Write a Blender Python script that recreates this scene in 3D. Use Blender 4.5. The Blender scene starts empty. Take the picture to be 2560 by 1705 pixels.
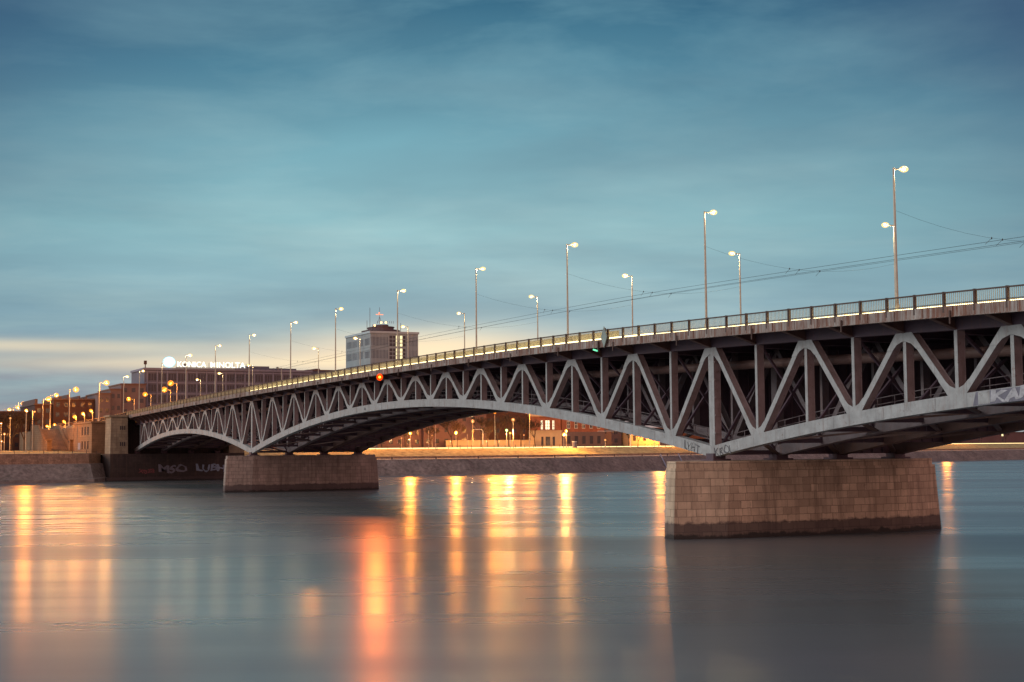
import bpy, math, random
from mathutils import Vector, Matrix
R = math.radians
random.seed(7)
sc = bpy.context.scene
col = sc.collection

# ------------------------------------------------------------------ camera
cam_d = bpy.data.cameras.new("camera")
cam = bpy.data.objects.new("camera", cam_d); col.objects.link(cam)
CX, CY, CZ, YAW, PIT, ROL = 107.9875, -72.0636, 8.2128, -1.1210, 0.0736, -0.0073
fw = Vector((math.sin(YAW)*math.cos(PIT), math.cos(YAW)*math.cos(PIT), math.sin(PIT)))
rt = Vector((math.cos(YAW), -math.sin(YAW), 0)); up = rt.cross(fw)
r2 = rt*math.cos(ROL) + up*math.sin(ROL); u2 = -rt*math.sin(ROL) + up*math.cos(ROL)
M = Matrix((r2, u2, -fw)).transposed().to_4x4(); M.translation = Vector((CX, CY, CZ))
cam.matrix_world = M
cam_d.sensor_width = 36; cam_d.lens = 50.0; cam_d.clip_start = 0.5; cam_d.clip_end = 9000
sc.camera = cam
sc.view_settings.view_transform = 'Standard'; sc.view_settings.look = 'None'
sc.view_settings.exposure = 0.22; sc.view_settings.gamma = 1
sc.cycles.use_denoising = True
sc.cycles.max_bounces = 6; sc.cycles.diffuse_bounces = 3; sc.cycles.glossy_bounces = 4
sc.cycles.sample_clamp_indirect = 4.0
sc.cycles.filter_width = 1.5

# ------------------------------------------------------------------ world
world = bpy.data.worlds.new("World"); sc.world = world; world.use_nodes = True
class NT:
    """tiny node-tree helper"""
    def __init__(s, nt): s.nt = nt; s.n = nt.nodes; s.l = nt.links
    def new(s, t, **k):
        nd = s.n.new(t)
        for a, b in k.items(): setattr(nd, a, b)
        return nd
    def set(s, sock, v):
        if isinstance(v, bpy.types.NodeSocket): s.l.new(v, sock)
        elif isinstance(v, (tuple, list)) and len(v) == 3 and sock.type == 'RGBA': sock.default_value = (*v, 1)
        else: sock.default_value = v
    def math(s, op, a, b=0.0, c=0.0, clamp=False):
        nd = s.new('ShaderNodeMath', operation=op); nd.use_clamp = clamp
        s.set(nd.inputs[0], a); s.set(nd.inputs[1], b); s.set(nd.inputs[2], c)
        return nd.outputs[0]
    def mix(s, f, a, b, mode='MIX'):
        nd = s.new('ShaderNodeMix', data_type='RGBA', blend_type=mode)
        s.set(nd.inputs[0], f); s.set(nd.inputs[6], a); s.set(nd.inputs[7], b)
        return nd.outputs[2]
    def ramp(s, f, stops, interp='LINEAR'):
        nd = s.new('ShaderNodeValToRGB'); cr = nd.color_ramp; cr.interpolation = interp
        while len(cr.elements) < len(stops): cr.elements.new(0.5)
        for e, (p, c) in zip(cr.elements, stops):
            e.position = p; e.color = (*c, 1) if isinstance(c, (tuple, list)) else (c, c, c, 1)
        s.set(nd.inputs[0], f); return nd.outputs[0]
    def noise(s, vec, scale, detail=4, rough=0.55, dist=0.0, lac=2.0):
        nd = s.new('ShaderNodeTexNoise'); s.set(nd.inputs['Vector'], vec)
        nd.inputs['Scale'].default_value = scale; nd.inputs['Detail'].default_value = detail
        nd.inputs['Roughness'].default_value = rough; nd.inputs['Distortion'].default_value = dist
        return nd.outputs['Fac']
    def mapping(s, vec, loc=(0,0,0), rot=(0,0,0), scale=(1,1,1)):
        nd = s.new('ShaderNodeMapping'); s.set(nd.inputs[0], vec)
        nd.inputs[1].default_value = loc; nd.inputs[2].default_value = rot; nd.inputs[3].default_value = scale
        return nd.outputs[0]
def lin(r, g, b):
    f = lambda v: (v/255/12.92) if v <= 10 else ((v/255+0.055)/1.055)**2.4
    return (f(r), f(g), f(b))
w = NT(world.node_tree); w.n.clear()
tc = w.new('ShaderNodeTexCoord').outputs['Generated']
sep = w.new('ShaderNodeSeparateXYZ'); w.l.new(tc, sep.inputs[0])
dx, dy, dz = sep.outputs
zp = w.math('MAXIMUM', dz, 0.0)
el = w.math('MULTIPLY', zp, 1/0.40, clamp=True)
# clouds: noise on a flat layer above the city
den = w.math('ADD', zp, 0.10)
cmb = w.new('ShaderNodeCombineXYZ'); w.set(cmb.inputs[0], w.math('DIVIDE', dx, den)); w.set(cmb.inputs[1], w.math('DIVIDE', dy, den))
crot = w.mapping(cmb.outputs[0], rot=(0,0,R(-66)))
n1 = w.noise(w.mapping(crot, scale=(1.3, 1.7, 1)), 1.0, 6, 0.58, 0.25)
n2 = w.noise(w.mapping(crot, loc=(4,7,0), scale=(0.55, 0.75, 1)), 1.0, 5, 0.55, 0.2)
base = w.ramp(el, [(0.0, lin(150,134,132)), (0.10, lin(140,146,154)), (0.16, lin(138,158,170)), (0.21, lin(138,174,186)),
                   (0.38, lin(134,182,190)), (0.52, lin(112,166,180)), (0.64, lin(74,132,154)), (0.78, lin(38,90,118)), (1.0, lin(24,58,90))])
# warm afterglow bands low over the skyline
HX, HY = math.sin(YAW), math.cos(YAW)
RX, RY = math.cos(YAW), -math.sin(YAW)
side = w.math('ADD', w.math('MULTIPLY', dx, RX), w.math('MULTIPLY', dy, RY))      # -0.34 left .. 0.34 right of the view
front = w.math('ADD', w.math('MULTIPLY', dx, HX), w.math('MULTIPLY', dy, HY))
def gauss(v, c, s_):
    q = w.math('DIVIDE', w.math('SUBTRACT', v, c), s_)
    return w.math('POWER', 2.718, w.math('MULTIPLY', w.math('MULTIPLY', q, q), -1.0))
isf = w.math('GREATER_THAN', front, 0.0)
nlow = w.ramp(w.noise(w.mapping(tc, scale=(2.2, 2.2, 34)), 1.0, 4, 0.5, 0.2), [(0.30, 0.0), (0.62, 1.0)])
g1 = w.math('MULTIPLY', gauss(side, -0.06, 0.10), gauss(dz, 0.066, 0.015))
g2 = w.math('MULTIPLY', gauss(side, -0.33, 0.12), gauss(dz, 0.069, 0.0045))
g3 = w.math('MULTIPLY', gauss(side, -0.24, 0.13), gauss(dz, 0.058, 0.006))
glow = w.math('MULTIPLY', w.math('ADD', g1, w.math('MULTIPLY', w.math('ADD', g2, g3), 0.62)), isf, clamp=True)
# soft light / dark cloud streaks
lf = w.ramp(n1, [(0.42, 0.0), (0.68, 1.0)])
df = w.ramp(n2, [(0.40, 0.0), (0.64, 1.0)])
c1 = w.mix(w.math('MULTIPLY', lf, 0.45), base, w.mix(el, lin(184,208,202), lin(116,176,194)))
c2 = w.mix(w.math('MULTIPLY', df, 0.5), c1, w.mix(el, lin(110,146,160), lin(42,84,110)))
c3 = w.mix(w.math('MULTIPLY', glow, w.math('ADD', 0.62, w.math('MULTIPLY', nlow, 0.36))), c2, (1.0, 0.80, 0.50))
# vignette put into the sky colour: darker towards both sides high up
edge = w.math('MULTIPLY', w.math('POWER', w.math('ABSOLUTE', w.math('ADD', side, 0.02)), 2.0), w.math('MULTIPLY', isf, w.math('MULTIPLY', el, 8.5)))
c4 = w.mix(w.math('MINIMUM', edge, 0.7), c3, lin(46,66,100))
# half of the sky behind the photographer: bright on the open river side, city glow towards the bank
wy = w.math('MULTIPLY', w.math('MAXIMUM', w.math('MULTIPLY', dy, -1.0), 0.0), 1.0)
wx = w.ramp(dx, [(0.05, 0.0), (0.75, 1.0)])
c5 = w.mix(w.math('MINIMUM', w.math('MULTIPLY', wy, 1.1), 1.0), c4, (0.80, 0.88, 0.92))
c6 = w.mix(w.math('MULTIPLY', wx, 0.92), c5, (0.90, 0.46, 0.38))
neg = w.math('LESS_THAN', dz, 0.0)
c7 = w.mix(neg, c6, (0.055, 0.032, 0.05))
SUN_EL, SUN_AZ = R(24), R(196)     # azimuth of the soft light: from the open river behind the camera
sky = w.new('ShaderNodeTexSky', sky_type='NISHITA'); sky.sun_disc = False
sky.sun_elevation = R(1.0); sky.sun_rotation = R(296)
c8 = w.mix(0.004, c7, sky.outputs[0])
bg = w.new('ShaderNodeBackground'); w.set(bg.inputs[0], c8); bg.inputs[1].default_value = 1.0
out = w.new('ShaderNodeOutputWorld'); w.l.new(bg.outputs[0], out.inputs[0])

sun_d = bpy.data.lights.new("sun", 'SUN'); sun_d.energy = 0.8; sun_d.angle = R(25); sun_d.color = (1.0, 0.95, 0.88)
sun = bpy.data.objects.new("sun", sun_d); col.objects.link(sun)
sv = Vector((math.sin(SUN_AZ)*math.cos(SUN_EL), math.cos(SUN_AZ)*math.cos(SUN_EL), math.sin(SUN_EL)))
sun.rotation_euler = sv.to_track_quat('Z', 'Y').to_euler()

# ------------------------------------------------------------------ helpers
class MB:
    """collects polygons, gives them box-projected UVs in metres and links them as one mesh"""
    def __init__(s): s.v = []; s.f = []
    def poly(s, vs, faces):
        o = len(s.v); s.v += [tuple(p) for p in vs]; s.f += [tuple(i+o for i in f) for f in faces]
    def box(s, x0, x1, y0, y1, z0, z1):
        s.poly([(x0,y0,z0),(x1,y0,z0),(x1,y1,z0),(x0,y1,z0),(x0,y0,z1),(x1,y0,z1),(x1,y1,z1),(x0,y1,z1)],
               [(0,3,2,1),(4,5,6,7),(0,1,5,4),(1,2,6,5),(2,3,7,6),(3,0,4,7)])
    def beam(s, a, b, w_, h_, upv=(0,0,1)):
        a, b = Vector(a), Vector(b); d = (b-a).normalized(); u = Vector(upv)
        if abs(d.dot(u)) > 0.99: u = Vector((0,1,0))
        sx = d.cross(u).normalized()*w_/2; sy = sx.cross(d).normalized()*h_/2
        P = [a-sx-sy, a+sx-sy, a+sx+sy, a-sx+sy, b-sx-sy, b+sx-sy, b+sx+sy, b-sx+sy]
        s.poly(P, [(0,3,2,1),(4,5,6,7),(0,1,5,4),(1,2,6,5),(2,3,7,6),(3,0,4,7)])
    def tube(s, a, b, r0, r1=None, n=8, caps=True):
        r1 = r0 if r1 is None else r1
        a, b = Vector(a), Vector(b); d = (b-a).normalized()
        u = d.cross(Vector((0,0,1)) if abs(d.z) < 0.95 else Vector((1,0,0))).normalized(); v = d.cross(u)
        P = []
        for c, r in ((a, r0), (b, r1)):
            for i in range(n):
                t = 2*math.pi*i/n; P.append(c + u*math.cos(t)*r + v*math.sin(t)*r)
        F = [(i, (i+1) % n, n+(i+1) % n, n+i) for i in range(n)]
        if caps: F += [tuple(range(n-1, -1, -1)), tuple(range(n, 2*n))]
        s.poly(P, F)
    def ball(s, c, rx, ry, rz, n=10, m=6):
        P = []; F = []
        for j in range(m+1):
            ph = math.pi*j/m
            for i in range(n):
                t = 2*math.pi*i/n
                P.append((c[0]+rx*math.sin(ph)*math.cos(t), c[1]+ry*math.sin(ph)*math.sin(t), c[2]+rz*math.cos(ph)))
        for j in range(m):
            for i in range(n):
                F.append((j*n+i, (j+1)*n+i, (j+1)*n+(i+1) % n, j*n+(i+1) % n))
        s.poly(P, F)
    def ribbon(s, xs, z0, z1, y0, y1):
        """strip along X between the curves z0(x), z1(x) and y0..y1"""
        P = []
        for x in xs: P += [(x,y0,z0(x)),(x,y1,z0(x)),(x,y1,z1(x)),(x,y0,z1(x))]
        F = []
        for i in range(len(xs)-1):
            a, b = 4*i, 4*i+4
            for k in range(4): F.append((a+k, b+k, b+(k+1) % 4, a+(k+1) % 4))
        F += [(0,1,2,3), tuple(4*(len(xs)-1)+k for k in (3,2,1,0))]
        s.poly(P, F)
    def prism(s, pts, z0, z1, inset=0.0):
        """vertical prism on a plan polygon; the top is drawn in by inset"""
        n = len(pts); cx = sum(p[0] for p in pts)/n; cy = sum(p[1] for p in pts)/n
        P = [(x,y,z0) for x, y in pts]
        for x, y in pts:
            P.append((x - math.copysign(min(inset, abs(x-cx)), x-cx), y - math.copysign(min(inset, abs(y-cy)), y-cy), z1))
        F = [(i, (i+1) % n, n+(i+1) % n, n+i) for i in range(n)] + [tuple(range(n-1,-1,-1)), tuple(range(n, 2*n))]
        s.poly(P, F)
    def plate_y(s, pts, y0, y1):
        """polygon in XZ with thickness along Y"""
        n = len(pts)
        P = [(x,y0,z) for x, z in pts] + [(x,y1,z) for x, z in pts]
        F = [tuple(range(n)), tuple(range(2*n-1, n-1, -1))] + [(i, n+i, n+(i+1) % n, (i+1) % n) for i in range(n)]
        s.poly(P, F)
    def plate_x(s, pts, x0, x1):
        n = len(pts)
        P = [(x0,y,z) for y, z in pts] + [(x1,y,z) for y, z in pts]
        F = [tuple(range(n)), tuple(range(2*n-1, n-1, -1))] + [(i, n+i, n+(i+1) % n, (i+1) % n) for i in range(n)]
        s.poly(P, F)
    def build(s, name, mat, parent=None, smooth=False, origin=None, fix=True):
        me = bpy.data.meshes.new(name)
        me.from_pydata(s.v, [], s.f); me.materials.append(mat)
        if fix:
            import bmesh
            bm = bmesh.new(); bm.from_mesh(me); bmesh.ops.recalc_face_normals(bm, faces=bm.faces); bm.to_mesh(me); bm.free()
        uv = me.uv_layers.new(name='uv').data
        vs = me.vertices
        for p in me.polygons:
            n = p.normal; ax, ay, az = abs(n.x), abs(n.y), abs(n.z)
            if az > 0.8:
                for li in p.loop_indices:
                    c = vs[me.loops[li].vertex_index].co; uv[li].uv = (c.x, c.y)
            else:
                h = math.hypot(n.x, n.y) or 1; tx, ty = -n.y/h, n.x/h
                for li in p.loop_indices:
                    c = vs[me.loops[li].vertex_index].co; uv[li].uv = (c.x*tx + c.y*ty, c.z)
        if smooth:
            for p in me.polygons: p.use_smooth = True
        o = bpy.data.objects.new(name, me); col.objects.link(o)
        if parent is not None: o.parent = parent
        if origin is not None:
            me.transform(Matrix.Translation(-Vector(origin))); o.location = origin
        return o
def tag(o, label=None, cat=None, group=None, kind=None):
    if label: o['label'] = label
    if cat: o['category'] = cat
    if group: o['group'] = group
    if kind: o['kind'] = kind
    return o
def empty(name, loc=(0,0,0), label=None, cat=None, group=None):
    o = bpy.data.objects.new(name, None); o.empty_display_size = 0.5; col.objects.link(o); o.location = loc
    return tag(o, label, cat, group)
def local(o, parent):
    """parent a mesh that was built in world coordinates to an empty with a location"""
    o.parent = parent; o.matrix_parent_inverse = Matrix.Translation(-Vector(parent.location)); return o
ORD = ['first','second','third','fourth','fifth','sixth','seventh','eighth','ninth','tenth','eleventh','twelfth','thirteenth','fourteenth','fifteenth','sixteenth']

# ------------------------------------------------------------------ materials
def mat(name, build):
    m = bpy.data.materials.new(name); m.use_nodes = True
    t = NT(m.node_tree); b = t.n['Principled BSDF']
    build(t, b); return m
def bump(t, b, h, st, d=0.05):
    nd = t.new('ShaderNodeBump'); nd.inputs['Strength'].default_value = st; nd.inputs['Distance'].default_value = d
    t.set(nd.inputs['Height'], h); t.l.new(nd.outputs[0], b.inputs['Normal'])
def plain(name, colr, rough=0.7, var=0.25, scale=1.5, metal=0.0):
    def f(t, b):
        v = t.new('ShaderNodeTexCoord').outputs['Object']
        n = t.noise(v, scale, 5, 0.6)
        k = t.ramp(n, [(0.3, 1-var), (0.7, 1+var)])
        t.set(b.inputs['Base Color'], t.mix(1.0, colr, k, 'MULTIPLY'))
        b.inputs['Roughness'].default_value = rough; b.inputs['Metallic'].default_value = metal
    return mat(name, f)
def emit(name, colr, strength):
    def f(t, b):
        t.set(b.inputs['Base Color'], (0.3,0.3,0.3)); t.set(b.inputs['Emission Color'], colr); b.inputs['Emission Strength'].default_value = strength
    return mat(name, f)
def glowlens(name, colr, strength): return emit(name, colr, strength)
def halo(name, colr, strength):  # additive glowing shell that gives a lamp its halo
    m = bpy.data.materials.new(name); m.use_nodes = True; t = NT(m.node_tree); t.n.clear()
    a = t.new('ShaderNodeAddShader'); e = t.new('ShaderNodeEmission'); tr = t.new('ShaderNodeBsdfTransparent')
    t.set(e.inputs[0], colr); e.inputs[1].default_value = strength; tr.inputs[0].default_value = (0.45, 0.45, 0.45, 1)
    t.l.new(e.outputs[0], a.inputs[0]); t.l.new(tr.outputs[0], a.inputs[1])
    o = t.new('ShaderNodeOutputMaterial'); t.l.new(a.outputs[0], o.inputs[0]); return m
def steel(name, c0, rust=0.35, seams=True):
    def f(t, b):
        v = t.new('ShaderNodeTexCoord').outputs['Object']
        n = t.noise(v, 0.9, 6, 0.65)
        st = t.noise(t.mapping(v, scale=(2.5, 2.5, 0.35)), 1.0, 5, 0.7)
        m1 = t.ramp(st, [(0.52, 0.0), (0.72, 1.0)])
        c = t.mix(1.0, c0, t.ramp(n, [(0.25, 0.66), (0.75, 1.2)]), 'MULTIPLY')
        c = t.mix(t.math('MULTIPLY', m1, rust), c, (0.17, 0.075, 0.045))
        pt = t.ramp(t.noise(v, 2.6, 7, 0.75, 0.4), [(0.57, 0.0), (0.66, 1.0)])
        c = t.mix(t.math('MULTIPLY', pt, rust*1.1), c, (0.11, 0.05, 0.035))
        if seams:
            u = t.new('ShaderNodeSeparateXYZ'); t.l.new(v, u.inputs[0])
            fr = t.math('FRACT', t.math('MULTIPLY', u.outputs[0], 1/3.2))
            ln = t.math('LESS_THAN', fr, 0.014)
            c = t.mix(t.math('MULTIPLY', ln, 0.45), c, (0.09, 0.06, 0.05))
        t.set(b.inputs['Base Color'], c)
        t.set(b.inputs['Roughness'], t.ramp(n, [(0.3, 0.5), (0.7, 0.75)]))
        bump(t, b, t.noise(v, 6, 4, 0.6), 0.25, 0.02)
    return mat(name, f)
def stone(name, c0, c1, bw=1.3, bh=0.62, tide=None, stain=0.5, mortar=0.018, bottom=None):
    def f(t, b):
        uv = t.new('ShaderNodeUVMap').outputs[0]
        ob = t.new('ShaderNodeTexCoord').outputs['Object']
        wob = t.new('ShaderNodeVectorMath', operation='SCALE'); wn = t.new('ShaderNodeTexNoise'); t.l.new(ob, wn.inputs['Vector']); wn.inputs['Scale'].default_value = 1.7
        t.l.new(wn.outputs['Color'], wob.inputs[0]); wob.inputs['Scale'].default_value = 0.09*bh/0.66
        wad = t.new('ShaderNodeVectorMath', operation='ADD'); t.l.new(uv, wad.inputs[0]); t.l.new(wob.outputs[0], wad.inputs[1])
        br = t.new('ShaderNodeTexBrick'); t.l.new(wad.outputs[0], br.inputs['Vector'])
        for k, v in (('Scale', 1.0), ('Brick Width', bw), ('Row Height', bh), ('Mortar Size', mortar), ('Mortar Smooth', 0.3), ('Bias', 0.0)): br.inputs[k].default_value = v
        br.offset = 0.43; br.squash = 0.7; br.squash_frequency = 3
        t.set(br.inputs['Color1'], c0); t.set(br.inputs['Color2'], c1); t.set(br.inputs['Mortar'], tuple(x*0.33 for x in c0))
        n = t.noise(ob, 0.55, 6, 0.62)
        c = t.mix(1.0, br.outputs['Color'], t.ramp(n, [(0.25, 0.72), (0.75, 1.2)]), 'MULTIPLY')
        pat = t.noise(ob, 0.22, 5, 0.6, 0.5)
        c = t.mix(t.ramp(pat, [(0.42, 0.0), (0.62, 0.42)]), c, tuple(q*0.45 for q in c0))
        c = t.mix(t.ramp(t.noise(ob, 2.2, 7, 0.75), [(0.55, 0.0), (0.68, 0.4)]), c, (0.10, 0.075, 0.06))
        drip = t.noise(t.mapping(ob, scale=(1.6, 1.6, 0.09)), 1.0, 5, 0.7)
        c = t.mix(t.math('MULTIPLY', t.ramp(drip, [(0.50, 0.0), (0.70, 1.0)]), stain), c, (0.085, 0.055, 0.042))
        if tide is not None:
            sp = t.new('ShaderNodeSeparateXYZ'); t.l.new(ob, sp.inputs[0])
            zz = t.math('ADD', sp.outputs[2], t.math('MULTIPLY', t.math('SUBTRACT', t.noise(ob, 0.8, 7, 0.7), 0.5), 1.3))
            wet = t.ramp(t.math('DIVIDE', zz, 3.0), [((tide-0.10)/3.0, 1.0), ((tide+0.14)/3.0, 0.0)])
            c = t.mix(t.math('MULTIPLY', wet, 0.84), c, (0.055, 0.040, 0.042))
            alg = t.ramp(t.math('DIVIDE', zz, 3.0), [(0.09, 1.0), (0.15, 0.0)])
            c = t.mix(t.math('MULTIPLY', alg, 0.85), c, (0.012, 0.012, 0.012))
        t.set(b.inputs['Base Color'], c); b.inputs['Roughness'].default_value = 0.85
        h = t.math('ADD', t.math('MULTIPLY', br.outputs['Fac'], -0.6), t.math('MULTIPLY', t.noise(ob, 5, 6, 0.65), 0.5))
        bump(t, b, h, 0.6, 0.05)
    return mat(name, f)

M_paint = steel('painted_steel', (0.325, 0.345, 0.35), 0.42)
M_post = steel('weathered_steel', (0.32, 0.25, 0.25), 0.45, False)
M_bal = plain('baluster_lamp_tint', (0.42, 0.37, 0.22), 0.6, 0.2, 2)  # yellow of the deck lamps' light put into the base colour
M_dark = steel('shaded_steel', (0.085, 0.056, 0.078), 0.45, False)  # violet shade under the deck put into the base colour
M_inner = steel('shaded_inner_steel', (0.17, 0.14, 0.15), 0.55, False)  # darker copy of the bridge steel, interior shade in its colour
M_inner2 = steel('rusty_shaded_steel', (0.13, 0.075, 0.065), 0.6, False)  # deeper interior shade put into the brown base, rust streaks on top
M_rail = plain('rail_iron', (0.060, 0.035, 0.028), 0.6, 0.3, 3)
def fascia_mat(t, b):
    v = t.new('ShaderNodeTexCoord').outputs['Object']
    st = t.noise(t.mapping(v, scale=(3.4, 3.4, 0.22)), 1.0, 5, 0.75)
    bl = t.noise(v, 0.45, 4, 0.6)
    c = t.mix(t.ramp(st, [(0.40, 0.0), (0.60, 1.0)]), (0.34, 0.33, 0.31), (0.17, 0.065, 0.035))
    c = t.mix(t.ramp(bl, [(0.35, 0.0), (0.65, 0.6)]), c, (0.10, 0.05, 0.04))
    t.set(b.inputs['Base Color'], c); b.inputs['Roughness'].default_value = 0.8
M_fascia = mat('rusty_fascia', fascia_mat)
M_pier = stone('pier_stone', (0.72, 0.55, 0.39), (0.46, 0.34, 0.24), 1.25, 0.66, tide=1.35, stain=0.5, mortar=0.026)
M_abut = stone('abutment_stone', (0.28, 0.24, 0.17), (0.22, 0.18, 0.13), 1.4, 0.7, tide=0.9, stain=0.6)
M_abutd = stone('abutment_shaded_stone', (0.045, 0.034, 0.032), (0.034, 0.025, 0.025), 1.4, 0.7, tide=0.9, stain=0.6)  # shade below the bridge put into the stone colour
M_pier1 = stone('grey_pier_stone', (0.36, 0.29, 0.25), (0.27, 0.22, 0.19), 1.35, 0.66, tide=1.35, stain=0.6, mortar=0.026)
M_sand = stone('sandstone', (0.26, 0.155, 0.085), (0.21, 0.125, 0.07), 1.2, 0.6, stain=0.2)
M_bank = stone('bank_stone', (0.20, 0.17, 0.155), (0.125, 0.105, 0.10), 0.7, 0.4, stain=0.5, mortar=0.05)
def bank_mat(t, b):
    v = t.new('ShaderNodeTexCoord').outputs['Object']
    a = t.noise(v, 0.9, 6, 0.7); c_ = t.noise(v, 0.12, 4, 0.6)
    vo = t.new('ShaderNodeTexVoronoi'); t.set(vo.inputs['Vector'], v); vo.inputs['Scale'].default_value = 0.8
    k = t.math('MULTIPLY', t.ramp(a, [(0.3, 0.45), (0.7, 1.5)]), t.ramp(c_, [(0.3, 0.7), (0.7, 1.3)]))
    c = t.mix(1.0, (0.16, 0.135, 0.125), k, 'MULTIPLY')
    c = t.mix(t.ramp(vo.outputs['Distance'], [(0.0, 0.35), (0.25, 0.0)]), c, (0.32, 0.29, 0.25))
    t.set(b.inputs['Base Color'], c); b.inputs['Roughness'].default_value = 0.9
    bump(t, b, a, 0.8, 0.3)
M_bank = mat('rubble_bank', bank_mat)
M_quay = stone('quay_wall_stone', (0.42, 0.28, 0.20), (0.26, 0.17, 0.12), 0.9, 0.35, stain=0.5, mortar=0.03)
M_paved = plain('quay_paving', (0.30, 0.26, 0.22), 0.85, 0.3, 0.4)
M_asph = plain('asphalt', (0.10, 0.09, 0.085), 0.8, 0.3, 0.4)
M_land = plain('ground_soil', (0.10, 0.085, 0.06), 0.9, 0.4, 0.15)
M_grass = plain('dry_grass', (0.34, 0.27, 0.12), 0.95, 0.5, 0.6)
M_pole = plain('lamp_pole_metal', (0.42, 0.38, 0.30), 0.5, 0.15, 2, 0.0)
M_headm = plain('lamp_head_shell', (0.25, 0.24, 0.22), 0.5, 0.1, 2)
M_wire = plain('cable_black', (0.03, 0.03, 0.035), 0.5, 0.1)
M_bark = plain('bark', (0.045, 0.03, 0.024), 0.9, 0.3, 3)
M_twig = plain('bare_twigs', (0.035, 0.022, 0.018), 0.9, 0.4, 0.5)
M_ever = plain('evergreen_needles', (0.035, 0.05, 0.03), 0.9, 0.4, 0.7)
M_glass = plain('dark_window_glass', (0.035, 0.035, 0.045), 0.15, 0.3, 0.3)
M_twin = plain('tower_strip_glass', (0.09, 0.13, 0.17), 0.3, 0.3, 0.5)
M_lit = emit('lit_window', (1.0, 0.86, 0.42), 1.15)
M_litw = emit('lit_window_white', (1.0, 0.85, 0.55), 1.2)
M_warm = emit('bridge_lamp_lens', (1.0, 0.66, 0.22), 26)
M_sod = emit('sodium_lamp_lens', (1.0, 0.25, 0.02), 7)
M_sodp = emit('pale_sodium_lamp_lens', (1.0, 0.36, 0.05), 8)
M_green = emit('greenish_lamp_lens', (0.75, 1.0, 0.30), 5)
M_small = emit('small_warm_lamp', (1.0, 0.45, 0.14), 4)
M_red = emit('red_signal_lens', (1.0, 0.14, 0.01), 25)
HALO = {M_warm.name: halo('glow_halo_warm', (1.0, 0.62, 0.20), 1.0), M_sod.name: halo('glow_halo_orange', (1.0, 0.26, 0.02), 1.15),
        M_sodp.name: halo('glow_halo_amber', (1.0, 0.38, 0.06), 1.1), M_green.name: halo('glow_halo_greenish', (0.6, 1.0, 0.25), 0.6),
        M_small.name: halo('glow_halo_small', (1.0, 0.35, 0.10), 0.5), M_red.name: halo('glow_halo_red', (1.0, 0.06, 0.0), 0.9)}
M_navg = emit('green_signal_lens', (0.05, 1.0, 0.45), 0.9)
M_trail = emit('light_trail', (1.0, 0.80, 0.38), 5.5)
M_trail2 = emit('road_trail_glow', (1.0, 0.72, 0.30), 2.2)
M_sign = emit('sign_letters_white', (1.0, 1.0, 0.80), 1.5)
M_globe = emit('sign_globe_white', (0.72, 0.97, 1.0), 1.6)
M_globeb = emit('sign_globe_cyan', (0.10, 0.62, 0.85), 1.5)
M_redw = emit('antenna_red_glow', (1.0, 0.22, 0.08), 1.6)
M_orl = emit('antenna_warm_glow', (1.0, 0.55, 0.22), 2.5)
M_office = plain('office_cladding', (0.11, 0.12, 0.17), 0.8, 0.12, 0.1)
M_rib = plain('office_ribs', (0.19, 0.205, 0.28), 0.8, 0.1, 0.2)
M_tower = plain('tower_cladding', (0.29, 0.37, 0.40), 0.7, 0.1, 0.1)
M_trib = plain('tower_ribs', (0.38, 0.48, 0.52), 0.7, 0.1, 0.2)
M_plum = plain('mechanical_storey', (0.11, 0.075, 0.085), 0.8, 0.2, 0.3)
M_pink = plain('pinkish_render', (0.13, 0.10, 0.11), 0.85, 0.15, 0.1)
M_maroon = plain('maroon_render', (0.060, 0.026, 0.020), 0.85, 0.25, 0.1)
M_plumw = plain('plum_render', (0.13, 0.08, 0.085), 0.85, 0.2, 0.1)
M_brick = stone('red_brick', (0.36, 0.14, 0.085), (0.30, 0.11, 0.07), 0.5, 0.2, stain=0.1, mortar=0.01)
M_cream = plain('cream_render', (0.52, 0.42, 0.28), 0.85, 0.12, 0.4)
M_roof = plain('roof_tiles', (0.12, 0.07, 0.06), 0.8, 0.2, 1)
M_graf = plain('graffiti_grey', (0.15, 0.15, 0.19), 0.8, 0.2, 2)
M_gpale = plain('graffiti_pale', (0.36, 0.37, 0.40), 0.8, 0.35, 2.5)
M_grafb = plain('graffiti_blue', (0.20, 0.26, 0.36), 0.8, 0.3, 2)
M_grafk = plain('graffiti_black', (0.09, 0.09, 0.10), 0.7, 0.1, 2)
M_grafr = plain('graffiti_faded_red', (0.16, 0.045, 0.05), 0.8, 0.4, 2)
M_board = plain('faded_board_paint', (0.22, 0.28, 0.26), 0.6, 0.3, 2)
M_white = plain('white_paint', (0.62, 0.66, 0.62), 0.6, 0.15, 2)
M_yel = plain('yellow_post_paint', (0.62, 0.42, 0.10), 0.6, 0.15, 2)

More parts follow.
